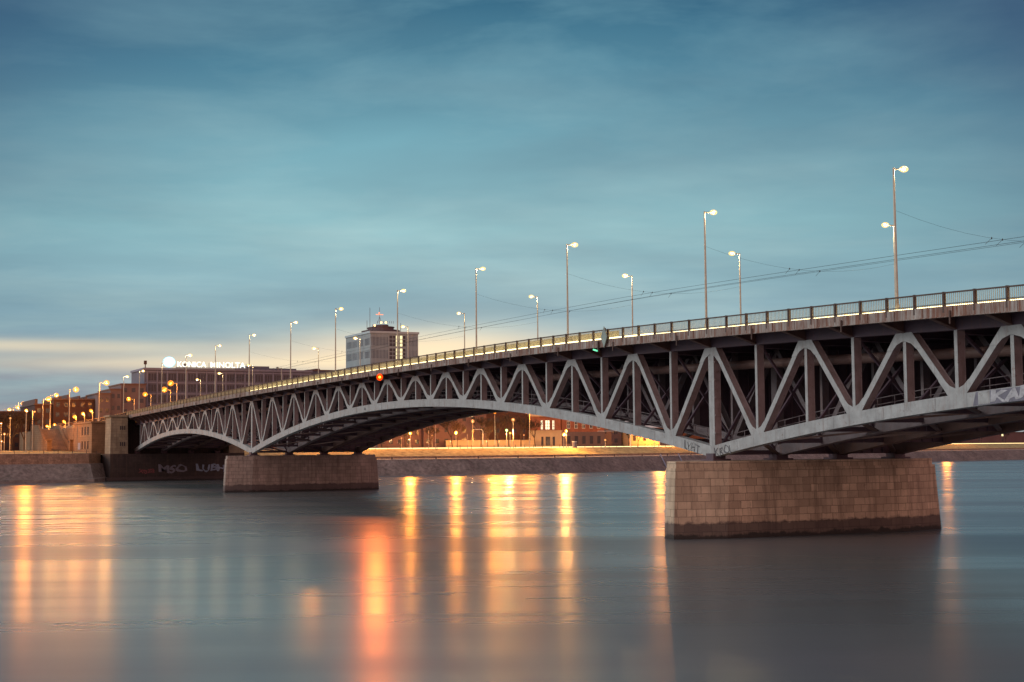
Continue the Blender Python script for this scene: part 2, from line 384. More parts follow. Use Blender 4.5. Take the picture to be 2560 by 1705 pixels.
def water_mat(t, b):
    v = t.mapping(t.new('ShaderNodeTexCoord').outputs['Object'], rot=(0,0,R(-66)))
    big = t.noise(t.mapping(v, scale=(0.006, 0.045, 1)), 1.0, 3, 0.5)
    fine = t.noise(t.mapping(v, loc=(3,9,0), scale=(0.03, 0.30, 1)), 1.0, 3, 0.5)
    k = t.math('ADD', t.math('MULTIPLY', big, 0.75), t.math('MULTIPLY', fine, 0.25))
    t.set(b.inputs['Base Color'], t.mix(t.ramp(big, [(0.3, 0.0), (0.7, 1.0)]), (0.055, 0.095, 0.102), (0.085, 0.085, 0.092)))
    nd = t.new('ShaderNodeMapRange'); nd.interpolation_type = 'SMOOTHSTEP'
    t.set(nd.inputs[0], k); nd.inputs[1].default_value = 0.30; nd.inputs[2].default_value = 0.70; nd.inputs[3].default_value = 0.225; nd.inputs[4].default_value = 0.34
    t.set(b.inputs['Roughness'], nd.outputs[0])
    b.inputs['IOR'].default_value = 2.15
    bump(t, b, t.noise(t.mapping(v, scale=(0.05, 0.5, 1)), 1.0, 2, 0.5), 0.03, 0.05)
M_water = mat('river_water', water_mat)

# ------------------------------------------------------------------ bridge profiles
def interp(tab, x):
    if x <= tab[0][0]: return tab[0][1]
    for i in range(len(tab)-1):
        if x <= tab[i+1][0]:
            (a, p), (b_, q) = tab[i], tab[i+1]
            # smooth: Catmull-Rom
            p0 = tab[i-1] if i > 0 else (2*a-b_, 2*p-q); p3 = tab[i+2] if i+2 < len(tab) else (2*b_-a, 2*q-p)
            t = (x-a)/(b_-a); m0 = (q-p0[1])/(b_-p0[0])*(b_-a); m1 = (p3[1]-p)/(p3[0]-a)*(b_-a)
            return (2*t**3-3*t*t+1)*p+(t**3-2*t*t+t)*m0+(-2*t**3+3*t*t)*q+(t**3-t*t)*m1
    return tab[-1][1]
RTAB = [(-620,16.3),(-420,16.5),(-330,16.75),(-290,17.15),(-257,17.82),(-223,18.44),(-175,19.15),(-127,19.65),(-75,20.0),(-33,19.95),(-11,19.62),(19.6,18.94),(38.7,18.45),(75,17.2),(112,15.7)]
def RT(x): return interp(RTAB, x)            # top of the hand rail
def FOOT(x): return RT(x)-0.98               # top of the fascia
def FB(x): return RT(x)-1.70                 # underside of the fascia
def ZT(x):                                   # underside of the top chord
    t = (x+77)/77; return 17.7338-0.8754*t*t+0.0467*t**4
def CT(x):                                   # upper edge of the bottom chord
    if -154 <= x <= 0: t = (x+77)/77; return 14.6-6.55*t*t
    c = -210 if x < -154 else 56
    t = (x-c)/56; return 12.5-4.45*t*t
TS = 6.9
TR = [0, TS, 2*TS, 3*TS]
tops = [99.5,88.7,78.1,67.6,57.3,47.0,36.34,25.69,13.84,0.0,-13.73,-26.65,-38.74,-50.2,-61.01,-71.61,-82.39,-92.99,-103.8,-115.26,-127.35,-140.27,-154.0,-167.84,-179.69,-190.34,-200.92,-211.26,-221.53,-231.94,-242.67,-253.53]
tops = tops[::-1]
X0, X1 = -264.5, 109.0
nodes = []
for i, x in enumerate(tops):
    nodes.append((x, 'T'))
    if i+1 < len(tops): nodes.append(((x+tops[i+1])/2, 'B'))
nodes = [(-259.0, 'B')] + nodes + [(104.5, 'B')]
def frange(a, b, st):
    n = max(1, int(round((b-a)/st))); return [a+(b-a)*i/n for i in range(n+1)]
XS = sorted(set(frange(-266, -154, 2) + frange(-154, 0, 2) + frange(0, 110, 2)))

# ------------------------------------------------------------------ the bridge
bridge = empty('truss_bridge', (-154, 0, 0), 'long grey painted steel arch truss bridge carrying the road across the river', 'bridge')
L = lambda o: local(o, bridge)
for k, y in enumerate(TR):
    m = MB(); m.ribbon(XS, lambda x: CT(x)-1.0, CT, y-0.02, y+0.82)
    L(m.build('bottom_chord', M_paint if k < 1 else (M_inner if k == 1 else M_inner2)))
    m = MB(); m.ribbon(XS, ZT, lambda x: min(ZT(x)+1.0, FB(x)+0.35), y+0.02, y+0.78)
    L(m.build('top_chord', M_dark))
posts, diags = [], []
near_post = None
for k, y in enumerate(TR):
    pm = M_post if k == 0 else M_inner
    for i, (x, tp) in enumerate(nodes):
        big = tp == 'T' and (abs(x) < .1 or abs(x+154) < .1)
        m = MB(); wd = 0.85 if big else 0.32
        z0, z1 = CT(x)-0.06, ZT(x)+0.05
        fl = MB() if k == 0 else m
        # I-section: outer flange, web with stiffeners, inner flange
        fl.box(x-wd/2, x+wd/2, y+0.06, y+0.11, z0, z1)
        m.box(x-wd/2+0.02, x+wd/2-0.02, y+0.11, y+0.74, z0, z1)
        m.box(x-wd/2, x+wd/2, y+0.74, y+0.79, z0, z1)
        if big:
            for j in range(int((z1-z0)/1.6)): m.box(x+wd/2-0.02, x+wd/2+0.10, y+0.115, y+0.735, z0+1.2+1.6*j, z0+1.3+1.6*j)
        posts.append((k, x, m, pm, fl if k == 0 else None))
        if i+1 < len(nodes):
            x2, t2 = nodes[i+1]
            za = ZT(x)-0.0 if tp == 'T' else CT(x)-0.15
            zb = ZT(x2)-0.0 if t2 == 'T' else CT(x2)-0.15
            sgn = 0.55
            xa = x + (sgn if tp == 'T' else 0.42); xb = x2 - (sgn if t2 == 'T' else 0.42)
            dxx, dzz = xb-xa, zb-za; ln = math.hypot(dxx, dzz)
            hw = 0.235*ln/abs(dzz)
            m = MB(); fl = MB() if k == 0 else m
            fl.plate_y([(xa-hw,za),(xa+hw,za),(xb+hw,zb),(xb-hw,zb)], y+0.03, y+0.09)
            m.plate_y([(xa-hw+.03,za),(xa+hw-.03,za),(xb+hw-.03,zb),(xb-hw+.03,zb)], y+0.09, y+0.66)
            m.plate_y([(xa-hw,za),(xa+hw,za),(xb+hw,zb),(xb-hw,zb)], y+0.66, y+0.72)
            diags.append((k, (x+x2)/2, m, pm, fl if k == 0 else None))
def place(lst, name, label):
    # the hundred that show largest are parts; the rest one mesh
    lst = sorted(lst, key=lambda q: (q[0] if q[0] < 1 else q[0] + 0.5 + abs(q[1]-20)/60))
    keep, rest = lst[:100], lst[100:]
    for k, x, m, mt, fl in keep:
        o = L(m.build(name, mt))
        if fl is not None: f2 = fl.build('outer_flange', M_paint); f2.parent = o
    r_ = MB()
    for k, x, m, mt, fl in rest: r_.poly(m.v, m.f)
    o = L(r_.build(name, rest[0][3])); o['kind'] = 'stuff'
place(posts, 'truss_post', '')
place(diags, 'diagonal_brace', '')
# gusset plates on the outer truss, cut to follow the two braces they join
def brace_line(i, j):
    """x offset at the node and dx per metre of height of the brace between nodes i and j"""
    x, tp = nodes[i]; x2, t2 = nodes[j]; sg = 1 if x2 > x else -1
    za = ZT(x) if tp == 'T' else CT(x)-.15; zb = ZT(x2) if t2 == 'T' else CT(x2)-.15
    xa = x + sg*(.55 if tp == 'T' else .42); xb = x2 - sg*(.55 if t2 == 'T' else .42)
    ln = math.hypot(xb-xa, zb-za); return abs(xa-x), abs((xb-xa)/(zb-za)), 0.235*ln/abs(zb-za), za
for i, (x, tp) in enumerate(nodes):
    if i in (0, len(nodes)-1): continue
    m = MB(); l = brace_line(i, i-1); r_ = brace_line(i, i+1); z0 = l[3]; sz = 1 if tp == 'B' else -1
    hh = 1.2; e = 0.02
    def X(b_, h, outer): return b_[0] + b_[1]*h + (b_[2]+e if outer else -b_[2]-e)
    pts = [(x-X(l,hh,1), z0+sz*hh), (x-X(l,hh,0), z0+sz*hh), (x-X(l,.95,0)*.75, z0+sz*.80), (x-.14, z0+sz*.58), (x+.14, z0+sz*.58),
           (x+X(r_,.95,0)*.75, z0+sz*.80), (x+X(r_,hh,0), z0+sz*hh), (x+X(r_,hh,1), z0+sz*hh), (x+X(r_,0,1), z0-sz*.05), (x-X(l,0,1), z0-sz*.05)]
    m.plate_y(pts, -0.006, 0.028)
    L(m.build('gusset_plate', M_paint))
for i, (x, tp) in enumerate(nodes[1:-1]):
    xm = (x + nodes[i+2][0])/2; kx = (CT(xm+.5)-CT(xm-.5))
    m = MB(); m.plate_y([(xm-.55,CT(xm)-.93-.55*kx),(xm+.55,CT(xm)-.93+.55*kx),(xm+.55,CT(xm)-.07+.55*kx),(xm-.55,CT(xm)-.07-.55*kx)], -0.045, -0.018)
    for q in range(5):
        for r9 in (.16, .84):
            qx = xm-.44+.22*q; m.box(qx-.03, qx+.03, -0.062, -0.044, CT(qx)-r9-.03, CT(qx)-r9+.03)
    L(m.build('splice_plate', M_paint))
# rib plates under the deck, brackets and cross frames at every panel point
for i, (x, tp) in enumerate(nodes):
    m = MB(); zt = ZT(x)
    m.plate_x([(-2.2,FB(x)+0.02),(-2.2,FOOT(x)-0.25),(-0.03,FOOT(x)-0.25),(-0.03,zt+0.12)], x-0.09, x+0.09)
    m.plate_x([(-2.2,FB(x)-0.06),(-2.2,FB(x)+0.02),(-0.03,zt+0.12),(-0.03,zt+0.04)], x-0.22, x+0.22)
    L(m.build('cantilever_bracket', M_inner2))
    m = MB()
    m.box(x-0.12, x+0.12, 0.80, 3*TS, zt-0.25, FOOT(x)-0.3)
    m.box(x-0.25, x+0.25, 0.80, 3*TS, zt-0.31, zt-0.25)
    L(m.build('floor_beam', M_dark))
    m = MB(); zl = CT(x)-0.6; zh = zt-0.30
    m.box(x-0.14, x+0.14, 0.83, TS-0.03, zl-0.2, zl+0.2)
    if zh-zl > 1.5:
        m.beam((x, 0.8, zl+.2), (x, TS, zh), 0.22, 0.22, (1,0,0)); m.beam((x+0.02, 0.8, zh), (x+0.02, TS, zl+.2), 0.20, 0.20, (1,0,0))
    for a in (1, 2):
        ya, yb = TR[a]+0.83, TR[a+1]-0.03
        m.box(x-0.05, x+0.05, ya, yb, zl-0.2, zh)
        for q in range(1, 5): m.box(x+0.05, x+0.16, ya+(yb-ya)*q/5-0.06, ya+(yb-ya)*q/5+0.06, zl-0.15, zh-0.02)
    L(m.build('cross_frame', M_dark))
    if i+1 < len(nodes):
        x2 = nodes[i+1][0]; m = MB()
        for a in range(3):
            ya, yb = TR[a]+0.7, TR[a+1]+0.1
            if (i % 2): ya, yb = yb, ya
            m.beam((x+.15, ya, CT(x)-.72), (x2-.15, yb, CT(x2)-.72), 0.42, 0.16)
        L(m.build('lateral_brace', M_inner2))
# deck
m = MB(); m.ribbon(XS, lambda x: FOOT(x)-0.42, lambda x: FOOT(x)-0.02, -2.18, 23.1)
deck = L(m.build('deck', M_asph))
m = MB()
for y in (-1.1, 2.1, 4.2, 9.0, 11.2, 16.0, 18.2, 22.0): m.ribbon(XS, lambda x: FB(x)+0.10, lambda x: FOOT(x)-0.43, y, y+0.18)
L(m.build('stringer', M_dark))
m = MB(); m.ribbon(XS, FB, FOOT, -2.45, -2.19)
m.ribbon(XS, lambda x: FB(x)-0.05, FB, -2.52, -2.12)
for i, x in enumerate(frange(X0, 60, 2.95)): m.box(x-.05, x+.05, -2.50, -2.45, FB(x), FOOT(x)-.02)
L(m.build('fascia', M_fascia))
for x in frange(-258, 56, 11.8)[:60]:
    m = MB(); m.tube((x+.6, -2.58, FOOT(x)-.35), (x+.6, -2.58, FB(x)-.55), 0.07, 0.07, 6); L(m.build('drain_pipe', M_rail))
m = MB(); m.ribbon(XS, FB, FOOT, 23.11, 23.4); L(m.build('far_fascia', M_fascia))
# railing: posts, hand rail, balusters
m = MB(); m.ribbon(XS, lambda x: RT(x)-0.10, RT, -2.44, -2.30); m.ribbon(XS, lambda x: RT(x)-0.84, lambda x: RT(x)-0.79, -2.40, -2.34)
railing = L(m.build('railing', M_rail))
px_ = frange(X0, 112, 2.95); px_ = sorted(px_, key=lambda q: abs(q-15))
def rp(mb, x): mb.box(x-0.075, x+0.075, -2.46, -2.24, FOOT(x)-0.45, RT(x)+0.03)
for x in px_[:98]:
    m = MB(); rp(m, x); o = m.build('railing_post', M_rail); o.parent = railing
m = MB(); [rp(m, x) for x in px_[98:]]; o = m.build('railing_post', M_rail); o.parent = railing; o['kind'] = 'stuff'
m = MB()
x = X0
while x < 62:
    m.box(x-.013, x+.013, -2.385, -2.355, FOOT(x)-.02, RT(x)-.09); x += 0.185
o = m.build('baluster', M_bal, fix=False); o.parent = railing; o['kind'] = 'stuff'
m = MB(); m.ribbon(XS, lambda x: RT(x)-0.10, RT, 23.15, 23.3)
for x in frange(X0, 110, 2.95): m.box(x-.08, x+.08, 23.13, 23.33, FOOT(x)-.1, RT(x)+.02)
L(m.build('far_railing', M_rail))
# crash barrier between footway and road, with yellow posts
bar = m = MB(); m.ribbon(XS, lambda x: FOOT(x)+0.20, lambda x: FOOT(x)+0.46, 1.00, 1.08)
L(m.build('crash_barrier', M_rail))
m = MB(); m.ribbon(frange(-264, -14, 2), lambda x: FOOT(x)+0.12, lambda x: FOOT(x)+0.86, -1.40, -1.36)  # added pale screen, catches lamplight for the golden glow behind the railing
L(m.build('added_glow_screen', M_bal))
m = MB()
for x in frange(-150, 60, 2.2): m.box(x-.09, x+.09, 0.86, 0.99, FOOT(x)-.02, FOOT(x)+.50)
L(m.build('barrier_upright', M_yel))['kind'] = 'stuff'
# vehicle light trail, built as a fixed glowing strip along the footway kerb
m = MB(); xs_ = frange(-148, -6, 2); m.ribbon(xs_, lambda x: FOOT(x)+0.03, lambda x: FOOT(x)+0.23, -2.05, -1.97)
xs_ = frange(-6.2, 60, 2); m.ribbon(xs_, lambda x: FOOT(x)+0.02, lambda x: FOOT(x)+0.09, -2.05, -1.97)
L(m.build('kerb_light_trail', M_trail))
# pipes, walkway
m = MB()
for y, r, dz_ in ((3.0, 0.42, -1.5), (5.2, 0.30, -1.3)):
    m = MB()
    for a, b_ in zip(XS[:-1], XS[1:]):
        m.tube((a, y, ZT(a)+dz_), (b_, y, ZT(b_)+dz_), r, r, 10, False)
    L(m.build('water_main_pipe', M_inner2, smooth=True))
m = MB(); m.ribbon(XS, lambda x: CT(x)+0.02, lambda x: CT(x)+0.08, 2.2, 3.1)
for z in (0.55, 1.05):
    for a, b_ in zip(XS[:-1], XS[1:]): m.beam((a, 2.2, CT(a)+z), (b_, 2.2, CT(b_)+z), 0.05, 0.05)
for x in XS: m.box(x-.03, x+.03, 2.17, 2.23, CT(x), CT(x)+1.05)
L(m.build('inspection_walkway', M_inner))
# bearings
for xc in (0.0, -154.0, -264.0):
    for y in TR:
        m = MB(); zc = CT(xc)-1.0
        zb_ = 6.75
        m.box(xc-1.0, xc+1.0, y-0.55, y+1.35, zb_, zb_+0.16); m.box(xc-0.6, xc+0.6, y-.25, y+1.05, zb_+0.16, zc+0.35)
        L(m.build('bearing', M_dark))
# writing on the steel
def text(body, size, mt, loc, rot, parent=None, ext=0.01, name='lettering', sx=1.0, bold=0.0, shear=0.0, space=1.0, align='LEFT'):
    cu = bpy.data.curves.new('txt', 'FONT'); cu.body = body; cu.size = size; cu.extrude = ext; cu.offset = bold; cu.shear = shear
    cu.space_character = space; cu.align_x = align; cu.resolution_u = 3
    t = bpy.data.objects.new('txt', cu); col.objects.link(t)
    bpy.context.view_layer.update()
    me = bpy.data.meshes.new_from_object(t); bpy.data.objects.remove(t)
    me.materials.clear(); me.materials.append(mt)
    if name == 'graffiti':
        for v in me.vertices:
            x_, y_ = v.co.x/size, v.co.y/size
            v.co.x += size*(0.055*math.sin(7*y_+3*x_)+0.03*math.sin(17*y_+5)); v.co.y += size*(0.07*math.sin(4.3*x_+1.2)+0.03*math.sin(13*x_))
    o = bpy.data.objects.new(name, me); col.objects.link(o)
    o.matrix_world = Matrix.Translation(loc) @ rot.to_4x4() @ Matrix.Diagonal((sx, 1, 1, 1))
    if parent is not None:
        bpy.context.view_layer.update(); o.parent = parent; o.matrix_parent_inverse = Matrix.Translation(-Vector(parent.location))
    return o
ROT_Y = Matrix.Rotation(R(90), 3, 'X')                       # reads along +X, faces -Y
def rot_slope(dzdx): return Matrix.Rotation(-math.atan(dzdx), 3, 'Y') @ ROT_Y
text('KAM', 1.05, M_gpale, (34.3, -0.035, CT(34.3)-0.88), rot_slope(0.075), bridge, name='graffiti', sx=1.9, bold=0.05, shear=0.15)
text('LYHT', 1.1, M_grafk, (-4.6, -0.035, CT(-4.6)-0.98), rot_slope(-0.17), bridge, name='graffiti', sx=1.0)
text('KROI', 1.1, M_grafk, (0.5, -0.035, CT(0)-0.98), rot_slope(0.16), bridge, name='graffiti', sx=1.05)
text('sz', 0.7, M_grafk, (-92, -0.035, CT(-92)-0.7), rot_slope(0.03), bridge, name='graffiti', sx=1.6)
m = MB(); m.plate_y([(32.6,CT(32.6)-.97),(41.6,CT(41.6)-.97),(41.6,CT(41.6)-.04),(32.9,CT(32.9)-.04)], -0.028, -0.022)
L(m.build('painted_patch', M_graf))

# navigation marks
t = empty('navigation_signal', (-16.3, -2.7, 17.6), 'green lit bar signal below the fascia beside the diamond board', 'signal light')
m = MB(); m.box(-16.1, -15.95, -2.7, -2.53, 17.5, 18.6); local(m.build('bracket', M_rail), t)
m = MB(); m.beam((-16.8,-2.75,17.80), (-16.0,-2.75,17.62), 0.10, 0.14); local(m.build('lens', M_navg), t)
t = empty('navigation_board', (-14.6, -2.75, 18.6), 'pale green diamond shaped board fixed to the railing', 'sign')
m = MB(); m.plate_y([(-14.6,17.85),(-14.0,18.9),(-14.6,19.95),(-15.2,18.9)], -2.78, -2.70); local(m.build('board', M_board), t)
m = MB(); m.box(-14.65, -14.55, -2.70, -2.54, 17.9, 19.8); local(m.build('bracket', M_rail), t)

# ------------------------------------------------------------------ piers
def pier(xc, label, pmt):
    t = empty('bridge_pier', (xc, 9.5, 0), label, 'pier', 'stone piers standing in the river')
    plan = [(3.75,-0.9),(2.45,-5.6),(0.75,-5.5),(-2.5,-3.2),(-3.6,0.0),(-3.6,20.5),(-2.0,24.2),(0.6,25.0),(2.35,24.7),(3.75,19.6)]
    P = [(xc+x, y) for x, y in plan]
    def ring(ins, z):
        o = []
        for x, y in P:
            nx = x - math.copysign(min(ins, abs(x-xc)), x-xc); ny = y + (ins if y < 9 else -ins) if (y < -0.5 or y > 20) else y
            o.append((nx, ny, z))
        return o
    m = MB(); A = ring(-0.15, -3.0); B = ring(0.45, 6.15); n = len(P)
    m.poly(A+B, [(i, (i+1) % n, n+(i+1) % n, n+i) for i in range(n)] + [tuple(range(n-1,-1,-1)), tuple(range(n, 2*n))])
    o = local(m.build('shaft', pmt), t)
    m = MB(); A = ring(0.62, 6.153); B = ring(0.66, 6.74)
    m.poly(A+B, [(i, (i+1) % n, n+(i+1) % n, n+i) for i in range(n)] + [tuple(range(n-1,-1,-1)), tuple(range(n, 2*n))])
    local(m.build('capping_course', pmt), t)
pier(0.0, 'large brown stone pier with dark tide line, nearest the camera', M_pier)
pier(-154.0, 'greyer stone pier farther off between the two arches, near the abutment', M_pier1)

# ------------------------------------------------------------------ abutment and approach
ab = empty('bridge_abutment', (-264, 9, 0), 'shaded stone abutment wall with corner tower at the far bank end of bridge', 'abutment')
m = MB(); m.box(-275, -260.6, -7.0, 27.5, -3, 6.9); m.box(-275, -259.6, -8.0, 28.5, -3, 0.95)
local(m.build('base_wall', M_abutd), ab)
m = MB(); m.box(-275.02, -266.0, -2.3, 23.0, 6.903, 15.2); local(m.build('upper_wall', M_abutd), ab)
for y0, y1 in ((-7.0, -2.6), (23.4, 27.5)):
    m = MB(); m.prism([(-268.5,y0),(-260.65,y0),(-260.65,y1),(-268.5,y1)], 6.903, 16.3, 0.12)
    o = m.build('corner_tower', M_sand if 0 else M_abut); local(o, ab)
    m = MB(); m.box(-268.9, -260.4, y0-0.35, y1+0.3, 16.303, 16.75); m2 = m.build('cornice', M_abut); local(m2, ab)
    if y0 < 0:
        for z in (13.0, 8.9):
            for j in range(3):
                m = MB(); m.box(-260.76, -260.60, -4.6+0.5*j, -4.35+0.5*j, z, z+1.0); local(m.build('window', M_glass), ab)
RYZ = Matrix(((0,0,1),(1,0,0),(0,1,0)))                     # reads along +Y, faces +X
o = text('MSO', 2.6, M_graf, (-260.585, 5.2, 2.1), RYZ, ab, name='graffiti', sx=1.35, bold=0.10)
o = text('LUBH', 2.4, M_grafb, (-260.585, 14.8, 2.3), RYZ, ab, name='graffiti', sx=1.3, bold=0.07)
o = text('xoza', 1.9, M_grafr, (-260.585, 0.2, 2.0), RYZ, ab, name='graffiti', sx=1.1, bold=0.04)

XA = frange(-620, -266, 6)
ap = empty('approach_viaduct', (-400, 10, 8), 'raised stone road ramp continuing inland behind the abutment', 'viaduct')
m = MB(); m.ribbon([x for x in XA if x <= -276], lambda x: 7.0, lambda x: FOOT(x)-0.8, -1.9, 22.6); local(m.build('ramp_wall', M_sand), ap)
m = MB(); m.ribbon(XA, lambda x: FOOT(x)-0.8, lambda x: FOOT(x), -2.3, 23.1); local(m.build('road_deck', M_asph), ap)
m = MB(); m.ribbon(XA, lambda x: RT(x)-0.12, RT, -2.3, -2.1)
for x in frange(-620, -267, 3): m.box(x-.1, x+.1, -2.32, -2.08, FOOT(x), RT(x)+.02)
m.ribbon(XA, lambda x: RT(x)-0.12, RT, 22.8, 23.0)
for x in frange(-620, -267, 3): m.box(x-.1, x+.1, 22.78, 23.02, FOOT(x), RT(x)+.02)
local(m.build('railing', M_rail), ap)
# bridgehead house with stairs
bh = empty('bridgehead_building', (-290, -8, 7.8), 'sandstone bridgehead block with two rows of three windows, lit orange', 'building')
m = MB(); m.box(-306, -276.5, -9.0, -1.95, 6.9, 15.0); local(m.build('wall', M_sand), bh)
m = MB(); m.box(-306.3, -276.2, -9.3, -1.92, 15.003, 15.5); local(m.build('parapet', M_sand), bh)
for z in (8.2, 12.0):
    for j in range(3):
        x = -292.5 + 4.6*j
        m = MB(); m.box(x, x+1.9, -9.06, -8.9, z, z+2.1); local(m.build('window', M_glass), bh)
m = MB(); m.box(-298.5, -294.5, -9.08, -8.95, 7.9, 9.9); local(m.build('door', M_rib), bh)
m = MB(); m.box(-276.4, -267.9, -3.4, -1.9, 13.5, 14.6); local(m.build('underpass_beam', M_rib), bh)
m = MB(); m.box(-275.9, -275.1, -3.2, -2.0, 6.9, 13.5); local(m.build('underpass_column', M_sand), bh)
m = MB(); m.box(-430, -306.5, -9.0, -1.96, 6.9, 14.3); tag(m.build('terrace', M_sand), 'long stone terrace between the stairs and the road ramp', 'terrace')
st = empty('stairway', (-322, -11, 7.8), 'broad outdoor stairs between sloping stone side walls, left of bridgehead', 'stairs')
m = MB(); m.plate_y([(-346,6.9),(-312,6.9),(-312,7.9),(-332,14.2),(-346,14.2)], -15.0, -9.6); local(m.build('flight', M_sand), st)
for y in (-15.7, -9.55):
    m = MB(); m.plate_y([(-346,6.9),(-309,6.9),(-309,8.6),(-331,15.4),(-346,15.4)], y, y+0.65); local(m.build('side_wall', M_sand), st)
for y in (-15.4, -9.2):
    m = MB(); m.box(-309.2, -307.6, y-.6, y+.6, 7.7, 10.6); m.box(-309.4, -307.4, y-.75, y+.75, 10.603, 10.9); local(m.build('end_pillar', M_sand), st)

# ------------------------------------------------------------------ ground, water, banks
def struct(o, name=None): o['kind'] = 'structure'; return o
m = MB(); m.poly([(-520,-1500,0),(700,-1500,0),(700,3200,0),(-1500,3200,0)], [(0,1,2,3)]); struct(m.build('river_water', M_water, fix=False))
m = MB(); m.poly([(-620,-1600,-3.2),(800,-1600,-3.2),(800,3300,-3.2),(-1600,3300,-3.2)], [(0,1,2,3)]); struct(m.build('riverbed', M_land, fix=False))
shore = [(-1500,-250),(-200,-251),(-34,-252),(-12,-253),(-7.5,-262),(27,-262),(28.5,-266),(60,-268),(97,-267),(125,-269),(173,-288),(250,-325),(365,-372),(450,-396),(700,-455),(1500,-650),(3100,-1100)]
def bank_strip(name, mt, prof, y0, y1, kind='structure'):
    pts = [(y, x) for y, x in shore if y0 <= y <= y1]
    def sx(y):
        for (a, p), (b_, q) in zip(shore[:-1], shore[1:]):
            if a <= y <= b_: return p + (q-p)*(y-a)/(b_-a)
    ys = sorted(set([y0, y1] + [p[0] for p in pts] + [y for y in frange(max(y0,-300), min(y1,700), 6) if y0 < y < y1]))
    P = []; F = []; n = len(prof); rng = random.Random(len(name))
    for y in ys:
        for d, z in prof:
            j = rng.uniform(-0.12, 0.12) if (0 < d < 7) else 0
            P.append((sx(y)-d+j, y, z+j))
    for i in range(len(ys)-1):
        for k in range(n-1):
            a = i*n+k; F.append((a, a+1, a+n+1, a+n))
    m = MB(); m.poly(P, F); o = m.build(name, mt, fix=False); o['kind'] = kind; return o
# left of the bridge: lower slope, ledge, quay wall, grass
bank_strip('stone_embankment', M_bank, [(-1.5,-3),(0,0.0),(0.6,0.9),(2.2,1.0),(7.0,4.5),(9.0,4.55)], -1500, -7.4)
bank_strip('quay_wall', M_quay, [(9.0,4.5),(9.3,7.1),(10.0,7.15),(10.01,6.8)], -1500, -7.6)['kind'] = 'structure'
bank_strip('quay_ground', M_grass, [(9.9,6.75),(24,7.2),(60,7.8),(400,8.2),(3200,8.2)], -1500, -1.9)
# right of the bridge: stone slope, lower quay road, low wall, grass slope, upper road
bank_strip('stone_embankment', M_bank, [(-1.5,-3),(0,0.0),(0.8,0.5),(6.5,4.5),(7.5,4.62)], 26.0, 3100)
bank_strip('lower_quay_road', M_paved, [(7.5,4.62),(19.5,4.7)], 23.2, 3100)
bank_strip('quay_wall', M_quay, [(19.5,4.5),(19.7,5.35),(20.1,5.36)], 23.2, 3100)
bank_strip('grass_slope', M_grass, [(20.0,5.34),(29.0,7.35),(33,7.5)], 23.2, 3100)
bank_strip('upper_road', M_paved, [(33,7.52),(46,7.58)], 23.2, 3100)
bank_strip('city_ground', M_land, [(46,7.56),(60,7.9),(400,8.1),(3200,8.1)], 23.2, 3100)
m = MB(); m.poly([(-2800,-2.0,8.0),(-262,-2.0,7.0),(-262,24,7.0),(-2800,24,8.0)], [(0,1,2,3)]); struct(m.build('ramp_ground', M_land, fix=False))
def shx(y):
    for (a, p), (b_, q) in zip(shore[:-1], shore[1:]):
        if a <= y <= b_: return p + (q-p)*(y-a)/(b_-a)
# fence on the embankment top
fe = empty('embankment_fence', (-299, 140, 7.5), 'thin post and rail fence along the top of the lit grass slope', 'fence')
m = MB(); ys = frange(30, 520, 4)
for a, b_ in zip(ys[:-1], ys[1:]):
    for z in (8.05, 8.45): m.beam((shx(a)-31.5, a, z), (shx(b_)-31.5, b_, z), 0.06, 0.06)
local(m.build('rail', M_rail), fe)
for y in ys[::1][:95]:
    m = MB(); m.box(shx(y)-31.56, shx(y)-31.44, y-.05, y+.05, 7.3, 8.6); local(m.build('post', M_rail), fe)
fe = empty('quay_fence', (-262, -60, 7.1), 'low post and rail fence on top of the quay wall left of bridge', 'fence')
m = MB(); ys = frange(-190, -9, 3.5)
for a, b_ in zip(ys[:-1], ys[1:]):
    for z in (7.55, 8.0): m.beam((shx(a)-9.6, a, z), (shx(b_)-9.6, b_, z), 0.07, 0.07)
local(m.build('rail', M_rail), fe)
for y in ys:
    m = MB(); m.box(shx(y)-9.67, shx(y)-9.53, y-.06, y+.06, 7.1, 8.1); local(m.build('post', M_rail), fe)
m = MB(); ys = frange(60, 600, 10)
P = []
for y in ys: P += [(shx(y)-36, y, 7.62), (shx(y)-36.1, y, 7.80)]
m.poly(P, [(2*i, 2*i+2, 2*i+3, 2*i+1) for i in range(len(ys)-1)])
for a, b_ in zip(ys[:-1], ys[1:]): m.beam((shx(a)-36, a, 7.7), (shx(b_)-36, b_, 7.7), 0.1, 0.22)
tag(m.build('road_light_trail', M_trail2, fix=False), 'pale yellow vehicle light trail along the embankment road behind the fence', 'light trail')  # passing vehicles' light trail, built as a fixed glowing strip
for j, y in enumerate(frange(34, 250, 13.5)):
    x = shx(y)-7.6; m = MB(); m.tube((x, y, 4.55), (x, y, 5.1), 0.22, 0.18, 8); m.tube((x, y, 5.1), (x, y, 5.22), 0.27, 0.24, 8)
    tag(m.build('mooring_bollard', M_rail, origin=(x, y, 4.55)), 'small iron mooring bollard on the quay edge', 'bollard', 'mooring bollards on the quay edge')
# stair rails of the embankment slope near the large pier
for y in (176, 186):
    x = shx(y); m = MB(); m.beam((x-1, y, 1.0), (x-7, y+1.5, 5.2), 0.25, 0.25)
    for k in range(4): m.box(x-1-1.9*k-.05, x-1-1.9*k+.05, y+.4*k-.05, y+.4*k+.05, 0.3+1.2*k, 1.2+1.33*k)
    tag(m.build('slope_handrail', M_rib), 'pale sloping handrail on the stone embankment, ' + ('left' if y < 180 else 'right') + ' one of the pair', 'handrail', 'handrails on the embankment slope')

